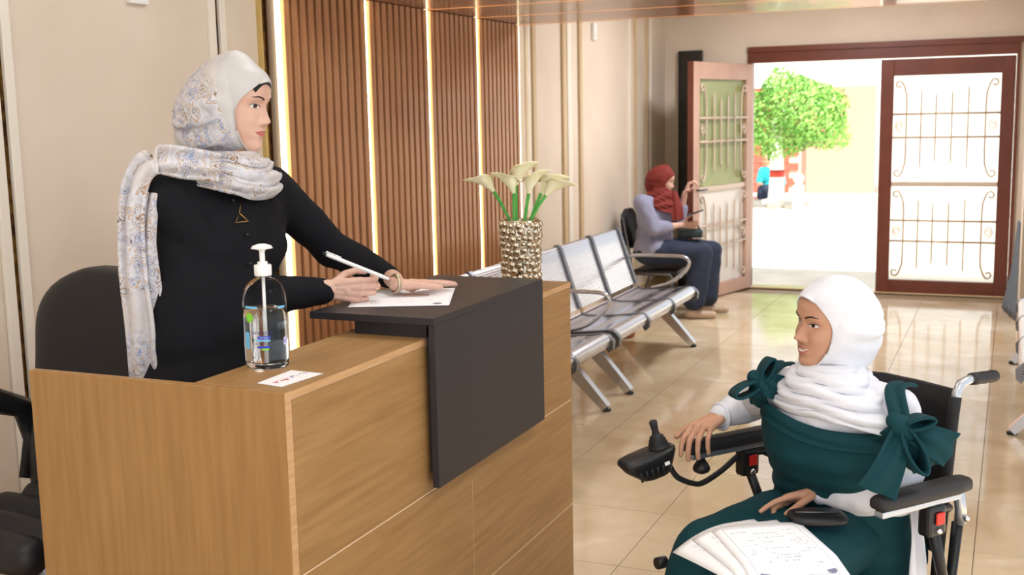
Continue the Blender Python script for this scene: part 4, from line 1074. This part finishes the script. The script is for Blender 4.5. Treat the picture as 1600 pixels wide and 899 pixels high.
for s_ in (-1, 1):
    hp = hipR+latH*(.09*s_); new_obj('shoe', MB().cap((hp.x-frR.x*.05, hp.y-frR.y*.05, .195), (hp.x+frR.x*.15, hp.y+frR.y*.15, .188), .045, .038).fused('shoe', .008, 3), M_blackleather, PR)
# scarf: patterned hood, satin band round the face, wrap and tail
hd = hood_mesh(poseR, B=.150, A=.094, Cu=.134, Cd=.150, drop=.05, cy=-.018, folds=.006, top=.066, seed=1, nt=90, na=240)
hood = new_obj('headscarf', hd, M_paisley, PR)
hd.materials.append(M_satin)
for p in hd.polygons:
    i, k = p.vertices[0]//241, p.vertices[0] % 241; a = 360*k/240-90
    lim = float(np.interp(a, [-90, -40, 0, 40, 90, 140, 180, 220, 270], [5, 10, 24, 32, 34, 32, 24, 10, 5]))
    if i < lim: p.material_index = 1
hood.modifiers.new('s', 'SOLIDIFY').thickness = .004
uc = MB(); P = []
for i in range(4):
    row = []
    for k in range(33):
        ps = math.radians(46+88*k/32); q_ = 1-.045*i; x = .0655*(abs(math.cos(ps))**.9)*(1 if math.cos(ps) > 0 else -1)*q_; z = -.02+.086*math.sin(ps)*(1.02-.040*i)
        row.append(poseR((x, float(face_y(x, z, .4))+.0022-.0006*(i == 3), z)))
    P.append(row)
uc.grid(P).build('undercap', M_under, PR)
Rh, Fh = latH, frR
cc_ = hcR+Z*-.20*KR+ (nkR-hcR)*.10
cc_ = Vector((nkR.x*.55+hcR.x*.45, nkR.y*.55+hcR.y*.45, nkR.z))
fw = (fR*.6+frR*.4).normalized(); rw = fw.cross(Z)
cw = cowl_mesh(cc_, rw, fw, Z, [(.078, .062, .066, .004), (.062, .080, .086, .012), (.045, .096, .102, .016), (.026, .114, .114, .016), (.008, .136, .120, .010), (-.006, .146, .116, .0)], 3.2, .008, .038, seed=.8)
o = new_obj('scarf_wrap', cw, M_paisley, PR); o.modifiers.new('s', 'SOLIDIFY').thickness = .006
ribbon([D(345, 262, 2.97), D(290, 255, 2.93), D(245, 250, 2.91), D(217, 272, 2.90), D(205, 330, 2.905), D(207, 420, 2.91), D(218, 510, 2.92), D(225, 600, 2.93)], [.07, .08, .075, .062, .06, .068, .076, .08], lambda t: (CU if t < .3 else CR+CU*.1), .012, 'scarf_tail', M_paisley, PR, 16, .010)
ribbon([D(235, 300, 2.925), D(228, 380, 2.935), D(236, 460, 2.94), D(240, 528, 2.945)], [.04, .05, .055, .06], CR, .010, 'scarf_tail', M_paisley, PR, 12, .008)
# pendant, buttons, watch
pd = [D(374, 333, 2.93), D(368, 348, 2.93), D(388, 346, 2.93)]
def snap(p, me):                                   # onto the cloth in front of the camera ray
    co, no = arrays(me); q = np.array(p); r = np.array(q-np.array(CC)); r /= np.linalg.norm(r); v = co-np.array(CC)
    t = v@r; dd = np.linalg.norm(v-np.outer(t, r), axis=1); ok = dd < .010
    return CC + Vector(r)*(float(t[ok].min())-.004) if ok.any() else p
pd = [snap(p, meJ) for p in pd]
MB().tube(pd+[pd[0]], .0012, 6).build('pendant', M_gold2, PR)
MB().tube([snap(D(375, 306, 2.95), meJ), snap(D(376, 320, 2.95), meJ), pd[0]], .0007, 6).build('necklace_chain', M_gold2, PR)
for u, v in ((364, 313), (386, 367), (391, 412)):
    p = snap(D(u, v, 2.95), meJ); MB().ell(p, (.0055, .0055, .0055), None, 10, 6).build('button', M_blackplastic, PR)
wv_ = (Lw2-Lw).normalized(); wv_ = dL.normalized(); wc_ = Lw2-wv_*.006+Z*dzL; wa = wv_.orthogonal().normalized(); wb2 = wv_.cross(wa)
MB().tube([wc_+wa*(.0275*math.cos(a))+wb2*(.0275*math.sin(a)) for a in [2*math.pi*k/20 for k in range(21)]], .0035, 8, False, 1.5).build('watch_strap', mat('two_tone_bracelet', rgb(190, 178, 150), .3, .9), PR)
# pen
pa, pb = D(510, 399, 3.24)+Z*dzP*.5, D(609, 438, 3.27)+Z*dzP*.5
pn_ = thing('pen', pb, 'white ballpoint pen held in the right hand above the form', 'pen')
dp = (pb-pa).normalized()
MB().tube([pa, pa+dp*.01, pb-dp*.022, pb-dp*.004, pb], [.0052, .0058, .0056, .003, .0008], 12).build('barrel', M_white, pn_)
MB().tube([pa-dp*.002+CU*.002, pa+CU*.0085, pa+dp*.045+CU*.0080], .0016, 8).build('clip', M_white, pn_)
MB().tube([pa-dp*.012, pa], .0035, 8).build('push_button', M_blackplastic, pn_)
# ------------------------------------------------------------------ woman in the wheelchair
PW = thing('person', WL(0, 0, .0), 'person in a white headscarf and teal dress sitting in the wheelchair', 'person')
hcW = D(1298, 504, 2.99)
fW = (-CF*math.cos(math.radians(69))-CR*math.sin(math.radians(69))); fW.z = 0; fW.normalize()
rollW = math.radians(-4)
fW2 = (fW+Z*.03).normalized(); sideW = fW2.cross(Z).normalized(); upW = (Z*math.cos(rollW)-sideW*math.sin(rollW)*-1).normalized()
poseW = pose_fn(hcW, fW2, upW, 1.0)
NOSE = 1.18
partsW = face_parts(poseW, 1.0, gaze=(.5, .25), teeth=True)
ft = Vector((-.28, -.96, 0)).normalized(); lt = Vector((-ft.y, ft.x, 0))              # torso front and her left
if lt.dot(CR) < 0: lt = -lt
RsW, LsW = D(1212, 607, 3.13), D(1402, 640, 2.92)
ncW = (RsW+LsW)/2
hipW = WL(-.03, .0, .53)
ReW, RwW = WL(.02, -.315, .845), WL(.172, -.318, .826)
LeW = D(1396, 768, 2.96); LwW = onz(1278, 768, .70)
# hands
rh = hand_mb(RwW+wf*.0, wf*.9+wl_*.30-Z*.12, (wf*.2-wl_*1.0), -Z*.8-wf*.3, 1.06, ((28, 30, 18), (34, 34, 20), (38, 36, 20), (42, 36, 20)), (5, 1, -3, -8), ((.5, .7, .2), (.8, .5, .3), (.9, .2, .35)), ReW)
meRh = rh.fused('hand', .0024, 3)
kn = onz(1180, 793, .665)
lh = hand_mb(LwW, (kn-LwW), Z*.35+(-CF)*.75+CR*.0, -Z-CF*-.2, .97, ((6, 10, 6), (26, 45, 30), (34, 50, 30), (40, 50, 30)), (2, 0, -2, -5), ((.75, .35, .35), (.9, .1, .35), (.95, -.1, .3)), LeW)
meLh = lh.fused('hand', .0024, 3)
NOSE = 1.0
tk = MB().cap(ncW-Z*.02, poseW((0, -.015, -.13)), .05, .048).cap(ncW-Z*.06, hipW, .08, .065).cap(RsW, LsW, .045).chain([RsW, ReW, RwW], [.04, .034, .022]).chain([LsW, LeW, LwW], [.04, .034, .022])
kneeW = {}
for s_ in (-1, 1):
    h0 = WL(-.02, s_*.09, .545); kl = -.035 if s_ < 0 else .14; kneeW[s_] = WL(.44, kl, .555); ft_ = WL(.50, s_*.10, .175)
    tk.chain([h0, kneeW[s_], ft_], [.075, .055, .038]); tk.cap(ft_-Z*.03, ft_+wf*.12-Z*.035, .034, .028)
meTk = tk.fused('trunk', .011, 4)
bodyW = join_meshes('body', [M_skinB, M_eye, M_iris, M_brow, M_lipB, M_teeth], partsW+[(meRh, 0), (meLh, 0), (meTk, 0)])
new_obj('body', bodyW, None, PW)
# white shirt with full sleeves
sh = MB(); up_ = (ncW-hipW).normalized(); EW = ell_mat(lt, ft, up_.normalized())
chW = ncW-Z*.10+ft*.0
sh.ell(chW, (.165, .110, .17), EW, 24, 16); sh.ell(hipW.lerp(ncW, .40)+wf*.02, (.150, .100, .18), EW, 24, 16); sh.ell(hipW+Z*.07+wf*.03, (.165, .112, .11), EW, 24, 16)
sh.cap(RsW, ncW-lt*.03+Z*.03, .055, .05); sh.cap(LsW, ncW+lt*.03+Z*.03, .055, .05)
sh.chain([RsW, RsW.lerp(ReW, .5)-wl_*.012, ReW+Z*.012, ReW.lerp(RwW, .55)+Z*.006, RwW-wf*.012], [.060, .062, .056, .048, .036])
sh.chain([LsW, LsW.lerp(LeW, .5)+CR*.012, LeW, LeW.lerp(LwW, .35)-Z*.006, LeW.lerp(LwW, .7), LwW+(LeW-LwW).normalized()*.018], [.060, .066, .066, .062, .050, .038])
sh.cap(LeW-Z*.02, LeW.lerp(LwW, .45)-Z*.055, .04, .022)
meS = sh.fused('shirt', .0075, 5); add_noise(meS, .007, 12, 4.0)
new_obj('shirt', meS, M_shirtw, PW)
for c_, d_, r_ in ((RwW-wf*.010, wf, .037),):
    a = d_.orthogonal().normalized(); b = d_.cross(a)
    MB().tube([c_+a*(r_*math.cos(q))+b*(r_*math.sin(q)) for q in [2*math.pi*k/20 for k in range(21)]], .006, 8, False).build('cuff', M_shirtw, PW)
# teal dress: bodice with slanted neckline
def tor(th, h, grow):
    """point of the torso surface: h 0 hips .. 1 shoulders"""
    c = hipW.lerp(ncW-Z*.02, h); a = float(np.interp(h, [0, .25, .5, .75, 1], [.200, .178, .170, .186, .178]))+grow; b = float(np.interp(h, [0, .25, .45, .68, .85, 1], [.160, .132, .130, .142, .134, .108]))+grow
    ca, sa = math.cos(th), math.sin(th); e = 2/2.3
    bust = .020*max(0, sa)**2*math.exp(-((h-.66)/.14)**2)*(1-.35*math.exp(-(ca/.18)**2)) if sa > 0 else 0
    return c + lt*(a*(abs(ca)**e)*(1 if ca > 0 else -1)) + ft*((b+bust)*(abs(sa)**e)*(1 if sa > 0 else -1)*(1 if sa > 0 else .66))
P = []; NT, NH = 96, 34
def topz(th):
    ca, sa = math.cos(th), math.sin(th)
    if sa > -.1: return float(np.interp(ca, [-1, -.75, -.35, .0, .5, 1], [1.0, 1.0, .955, .91, .90, .90]))
    return .92
for i in range(NH+1):
    row = []
    for k in range(NT+1):
        th = 2*math.pi*k/NT; h = -.12+(topz(th)+.12)*(i/NH)
        q = tor(th, max(h, 0), .010); 
        if h < 0: q = q + (hipW-ncW).normalized()*(-h*.45)
        fo = .0035*math.sin(h*46+2.2*math.cos(th)+1.2*th)*(1 if .2 < h < .62 else .35)
        row.append(q + (q-hipW.lerp(ncW, max(h, 0))).normalized()*fo)
    P.append(row)
o = MB().grid(P).build('dress_bodice', M_teal, PW); o.modifiers.new('s', 'SOLIDIFY').thickness = .006
s2 = o.modifiers.new('b', 'SUBSURF'); s2.levels = 1; s2.render_levels = 1
# neckline band
ribbon([tor(math.radians(d), topz(math.radians(d))-.045, .017) for d in (168, 140, 118, 100, 84, 66, 48, 30, 12)], [.05]*5, Z, .010, 'neck_band', M_teal, PW, 8, .003)
# skirt over the thighs
sk2 = MB()
for s_ in (-1, 1):
    sk2.chain([WL(.03, s_*.085, .57), WL(.20, -.065 if s_ < 0 else .125, .572), kneeW[s_]+Z*.01, WL(.52, s_*.09, .30)], [.100, .098, .088, .080])
sk2.chain([WL(.03, 0, .575), WL(.22, .03, .565), WL(.42, .05, .545), WL(.50, .02, .30)], [.10, .10, .085, .075])
meK = sk2.fused('skirt', .010, 6); add_noise(meK, .007, 7, 9.0)
new_obj('dress_skirt', meK, M_teal, PW)
for s_ in (-1, 1):
    f0 = WL(.50, s_*.12, .14); new_obj('shoe', MB().cap(f0, f0+wf*.14-Z*.005, .042, .034).fused('shoe', .008, 3), M_blackleather, PW)
# straps with tied bows on both shoulders
bR, bL = D(1187, 598, 3.05), D(1408, 668, 2.80)
ribbon([tor(math.radians(158), .95, .02), bR-Z*.01+ft*.01, RsW+Z*.062, RsW+Z*.055-ft*.08], [.06, .05, .05, .05], lt, .008, 'strap', M_teal, PW, 8, .004)
ribbon([tor(math.radians(35), .86, .02), bL+ft*.004, LsW+Z*.058+ft*.02, LsW+Z*.05-ft*.08], [.075, .05, .05, .05], lt, .008, 'strap', M_teal, PW, 8, .004)
bow(bR, CR, CU, -CF, 1.15, M_teal, PW, [(.045, -.012, .01, .06, .3, 1)], [(-.065, -.030, .01), (.030, .055, -.01)])
bow(bL, CR, CU, -CF, 1.25, M_teal, PW, [(.10, -.045, .0, .075, .35, 1), (-.055, -.125, .02, .085, 1, .15), (.060, -.085, -.02, .06, 1, .2)], [(.03, -.085, .02), (.055, .018, .0)])
# white headscarf
hw_ = hood_mesh(poseW, B=.140, A=.091, Cu=.128, Cd=.150, drop=.012, cy=-.014, folds=.0055, top=.074, seed=3, nt=60, na=160)
o = new_obj('headscarf', hw_, M_scarfw, PW); o.modifiers.new('s', 'SOLIDIFY').thickness = .004
cW = Vector((ncW.x*.45+hcW.x*.55, ncW.y*.45+hcW.y*.55, ncW.z+.015))
fwW = (fW*.5+ft*.5).normalized(); rwW = fwW.cross(Z)
def drape(a, t):
    """the wrap spreads over her left shoulder"""
    v = rwW*math.cos(a)+fwW*math.sin(a); k = max(0, v.dot(lt))**1.5*t**1.4
    k2 = max(0, -v.dot(lt))**2*t**1.6
    return (.085*k+.02*k2, -.065*k-.015*k2)
cwm = cowl_mesh(cW, rwW, fwW, Z, [(.085, .062, .066, .004), (.070, .080, .088, .012), (.050, .098, .106, .018), (.028, .116, .116, .016), (.008, .136, .122, .008), (-.008, .148, .118, .0)], 4.0, .007, .028, drape, seed=2.1)
o = new_obj('scarf_wrap', cwm, M_scarfw, PW); o.modifiers.new('s', 'SOLIDIFY').thickness = .005
ribbon([WL(-.02, .238, .68), WL(-.02, .246, .62), WL(-.02, .252, .54), WL(-.02, .255, .46)], [.04, .055, .06, .055], wf, .006, 'scarf_tail', M_scarfw, PW, 10, .008)
# watch with a turquoise strap
wx = (LwW-LeW).normalized(); wcn = LwW-wx*.004; wa = wx.orthogonal().normalized(); wb3 = wx.cross(wa)
MB().tube([wcn+wa*(.0265*math.cos(a))+wb3*(.0265*math.sin(a)) for a in [2*math.pi*k/20 for k in range(21)]], .0055, 8, False, 1.6).build('watch_strap', mat('turquoise_strap', rgb(70, 200, 190), .4), PW)
wfp = wcn - CU*.022 - CF*.016; MB().tube([wfp+CF*.004, wfp-CF*.003], .011, 16).build('watch_face', M_gold2, PW)
# black pouch on the lap
t = thing('lap_pouch', onz(1262, 815, .66), 'black leather pouch lying on the lap under the hand', 'pouch')
pc_ = onz(1277, 817, .665); pc_.z = max(top_at(meK, pc_.x+dx, pc_.y+dy) or .6 for dx in (-.06, 0, .06) for dy in (-.04, 0, .04))+.018
rows = []
for z, g in ((-.014, .8), (-.010, .97), (-.003, 1), (.004, .95), (.008, .8)):
    rows.append([pc_+CR*(.075*g*(abs(math.cos(a))**.6)*(1 if math.cos(a) > 0 else -1))+Vector((-CR.y, CR.x, 0))*(.05*g*(abs(math.sin(a))**.6)*(1 if math.sin(a) > 0 else -1))+Z*z for a in [2*math.pi*k/28 for k in range(28)]])
MB().loft(rows).build('pouch_body', M_blackleather, t); MB().tube([pc_+CR*-.055+Z*.009, pc_+CR*.055+Z*.009], .0022, 6).build('zipper', M_steeldark, t)
# documents on the lap
M_doc = paper_mat('document_print', 4.0, 22, True); M_doc2 = paper_mat('document_print_under', 9.0, 26, False)
zp = .672
q = [onz(u, v, zp) for u, v in ((1085, 826), (1180, 905), (1335, 893), (1205, 800))]
ex = (q[2]-q[1]).normalized(); ey = Vector((-ex.y, ex.x, 0))
if ey.dot(q[0]-q[1]) < 0: ey = -ey
wP, hP = (q[2]-q[1]).length, max((q[0]-q[1]).dot(ey), (q[3]-q[2]).dot(ey))
def lapw(dz): return lambda p: lapz(dz)((p-q[1]).dot(ex)/min(wP, .23), (p-q[1]).dot(ey)/min(hP, .31))
def lapz(dz): return lambda a, b: zp+dz-.035*max(0, .3-b)*2.0-.02*(max(0, a-.75)*2)**2-.03*(max(0, .25-a)*2)**2
for k, (dz, rot, lab, m_) in enumerate(((.0, .20, 'lowest of the three lap documents, edge peeking out left', M_doc2), (.0035, .10, 'middle sheet of the lap documents', M_doc2), (.007, 0, 'top printed document with border and two round stamps on the lap', M_doc))):
    e1 = Matrix.Rotation(rot, 3, 'Z') @ ex; e2 = Matrix.Rotation(rot, 3, 'Z') @ ey
    s_ = sheet('document', q[1]+(-ex*.018*(2-k)+ey*.008*(2-k)), e1, e2, min(wP, .23), min(hP, .31), m_, lab, None, .0006, 'documents on the lap', zw=lapw(dz))
M_stamp = mat('stamp_ink', rgb(130, 130, 160), .6)
top_doc = s_
for fx_ in (.16, .84):
    a, b = fx_, .10; pp = q[1]+ex*(a*min(wP, .23))+ey*(b*min(hP, .31)); z_ = lapz(.007)(a, b)+.0014
    me = disc(.0125); co, _ = arrays(me); co = np.array([[pp.x+ex.x*c[0]+ey.x*c[1], pp.y+ex.y*c[0]+ey.y*c[1], z_-.07*c[1]*-1*0+.07*(c[1])] for c in co]); setco(me, co); new_obj('stamp', me, M_stamp, top_doc)

# ------------------------------------------------------------------ woman waiting by the door
DB = 9.75
PB = thing('person', (-2.65, 9.5, 0), 'person in a rust red headscarf and grey blouse sitting by the door with a phone', 'person')
M_blouse = mat('grey_lavender_cloth', rgb(140, 142, 168), .8, bump=(14, 3, .5, .01)); M_navy = mat('navy_trouser_cloth', rgb(38, 48, 70), .8, bump=(10, 3, .5, .01)); M_rust = mat('rust_scarf_cloth', rgb(118, 38, 32), .8, bump=(30, 3, .4, .005))
def B(u, v, dd=0): return D(u, v, DB+dd)
hB = B(1036, 281, -.02); fB = (CR*.95-CF*.25); fB.z = 0; fB.normalize(); fB2 = (fB-Z*.28).normalized()
poseB = pose_fn(hB, fB2, (Z+fB*.28).normalized(), 1.0)
partsB = face_parts(poseB, .1)
shN, shF = B(1003, 318, -.17), B(1040, 316, .17)
hpB = B(1022, 392); 
knN, knF = B(1098, 396, -.16), B(1112, 392, .10); anN, anF = B(1084, 468, -.14), B(1104, 462, .12)
elN, wrN = B(1022, 358, -.20), B(1066, 352, -.10); elF, wrF = B(1062, 344, .20), B(1070, 302, .12)
hN = hand_mb(wrN, CR, -CF*.3+Z*.6, CF*.2+Z*.7, 1.0, ((25, 40, 20),)*4, arm=elN).fused('hand', .005, 2)
hF = hand_mb(wrF, Z*.8+CR*.35, -CF, CR, 1.0, ((45, 60, 30),)*4, arm=elF).fused('hand', .005, 2)
tb = MB().cap((shN+shF)/2, poseB((0, -.01, -.12)), .05, .048).cap((shN+shF)/2-Z*.05, hpB, .09, .11).chain([shN, elN, wrN], [.045, .036, .026]).chain([shF, elF, wrF], [.045, .036, .026])
tb.chain([hpB, knN, anN], [.09, .06, .04]).chain([hpB, knF, anF], [.09, .06, .04])
bB = join_meshes('body', [M_skinA, M_eye, M_iris, M_brow, M_lip, M_teeth], partsB+[(hN, 0), (hF, 0), (tb.fused('trunk', .014, 3), 0)])
new_obj('body', bB, None, PB)
lB = (shF-shN); lB.z = 0; lB.normalize(); fB3 = Vector((lB.y, -lB.x, 0)); EB = ell_mat(lB, fB3, Z)
bl = MB(); mB = (shN+shF)/2
bl.ell(mB-Z*.12, (.185, .135, .20), EB, 20, 14).ell(mB-Z*.30, (.185, .15, .20), EB, 20, 14).ell(hpB+Z*.03, (.20, .17, .13), EB, 20, 14).cap(shN, shF, .07)
bl.chain([shN, elN, elN.lerp(wrN, .45)], [.078, .068, .055]); bl.chain([shF, elF, elF.lerp(wrF, .45)], [.075, .062, .05])
me = bl.fused('blouse', .011, 5); add_noise(me, .008, 9, 1.0); new_obj('blouse', me, M_blouse, PB)
tt_ = MB().ell(hpB-Z*.02, (.19, .18, .11), EB, 20, 12).chain([hpB-lB*.08, knN, anN], [.115, .088, .10]).chain([hpB+lB*.08, knF, anF], [.115, .088, .10])
me = tt_.fused('trousers', .011, 5); add_noise(me, .007, 8, 6.0); new_obj('trousers', me, M_navy, PB)
for a_ in (anN, anF):
    base = Vector((a_.x, a_.y, .035)); new_obj('shoe', MB().cap(base-fB*.03, base+fB*.16, .038, .032).cap(base, Vector((a_.x, a_.y, a_.z)), .036, .038).fused('shoe', .009, 3), mat('beige_shoe', rgb(196, 172, 150), .5), PB)
hm = hood_mesh(poseB, B=.135, A=.098, Cu=.132, Cd=.155, drop=.02, folds=.003, top=.066, seed=5, nt=28, na=64)
o = new_obj('headscarf', hm, M_rust, PB); o.modifiers.new('s', 'SOLIDIFY').thickness = .004
cb2 = Vector((mB.x*.5+hB.x*.5, mB.y*.5+hB.y*.5, mB.z+.03)); o = new_obj('scarf_wrap', cowl_mesh(cb2, fB3.cross(Z)*-1, fB3, Z, [(.11, .066, .07, .012), (.06, .105, .105, .02), (.0, .155, .13, .015), (-.05, .185, .14, .01)], 3, .008, .07, seed=1), M_rust, PB); o.modifiers.new('s', 'SOLIDIFY').thickness = .006
ribbon([B(1048, 300, -.06), B(1056, 325, -.10), B(1060, 345, -.12)], [.10, .12, .09], CR*.8+CU*.3, .010, 'scarf_end', M_rust, PB, 8, .01)
t = thing('phone', wrN+CR*.09+Z*.02, 'mobile phone in the hand of the woman at the door', 'phone')
ph_ = B(1086, 333, -.16); Mp = Matrix.Translation(ph_) @ Matrix.Rotation(math.radians(20), 4, 'Z') @ Matrix.Rotation(math.radians(-20), 4, 'Y')
MB().box((-.07, -.036, -.004), (.07, .036, .004), Mp, .002).build('phone_case', M_blackplastic, t); MB().box((-.062, -.032, .0042), (.062, .032, .0048), Mp).build('screen', mat('phone_screen', rgb(40, 44, 52), .1), t)
t = thing('handbag', B(1062, 368, -.05), 'small dark handbag on the lap of the woman by the door', 'bag')
hbx = B(1079, 366, -.02); MB().box((-.10, -.05, -.03), (.10, .05, .045), Matrix.Translation(hbx) @ Matrix.Rotation(.4, 4, 'Z'), .02).build('bag_body', mat('dark_green_leather', rgb(44, 62, 64), .5), t)
MB().tube([hbx+Vector((-.07, 0, .04)), hbx+Vector((-.03, .02, .10)), hbx+Vector((.04, .02, .10)), hbx+Vector((.08, 0, .04))], .006, 8).build('strap', M_blackleather, t)

# ------------------------------------------------------------------ man outside
MY = TY+2.2
def Q(u, v, dy=0): return ony(u, v, MY+dy)
PM = thing('person', Vector((Q(1200, 300).x, MY, 0)), 'person in a turquoise shirt sitting outside behind the tree', 'person')
hM = Q(1199, 250); bM_, hipM = Q(1205, 264), Q(1207, 296)
poseM = pose_fn(hM, Vector((-.8, -.6, 0)), Z, 1.05); mm = face_parts(poseM, .1)
kM = Q(1190, 296, -.35); aM = Vector((kM.x-.02, kM.y-.05, .05))
tb = MB().cap(hM-Z*.1, bM_, .055, .06).cap(bM_, hipM, .10, .12).chain([bM_+Vector((-.18, 0, -.04)), bM_+Vector((-.24, -.1, -.30)), kM+Z*.1], [.05, .04, .03]).chain([hipM, kM, aM], [.09, .06, .045])
new_obj('body', join_meshes('body', [M_skinB, M_eye, M_iris, M_brow, M_lipB, M_teeth], mm+[(tb.fused('t', .016, 3), 0)]), None, PM)
new_obj('shirt', MB().ell(bM_-Z*.16, (.22, .15, .24)).ell(hipM+Z*.05, (.20, .17, .18)).chain([bM_+Vector((-.17, 0, -.04)), bM_+Vector((-.22, -.08, -.24))], [.085, .07]).chain([bM_+Vector((.17, 0, -.04)), bM_+Vector((.24, -.05, -.28))], [.085, .07]).fused('shirt', .016, 4), mat('turquoise_cotton', rgb(40, 170, 185), .8), PM)
new_obj('trousers', MB().chain([hipM+Vector((.05, 0, 0)), kM+Vector((.1, 0, 0)), aM+Vector((.1, 0, 0))], [.12, .085, .07]).chain([hipM, kM, aM], [.12, .085, .07]).fused('trousers', .016, 4), M_navy, PM)
new_obj('hair', MB().ell(poseM((0, -.02, .035)), (.088, .10, .095)).fused('hair', .012, 3), mat('black_hair', rgb(24, 20, 20), .7), PM)
gb = thing('garden_bench', (Q(1207, 300).x, MY+.1, 0), 'low stone bench outside under the seated man', 'bench')
zb = hipM.z-.17
box_obj('seat_slab', (hipM.x-1.1, MY-.15, zb-.08), (hipM.x+.75, MY+.35, zb), M_pinkpl, gb, .01)
for dx in (-.9, .5): box_obj('support', (hipM.x+dx, MY-.1, -.03), (hipM.x+dx+.18, MY+.3, zb-.08), M_pinkpl, gb)
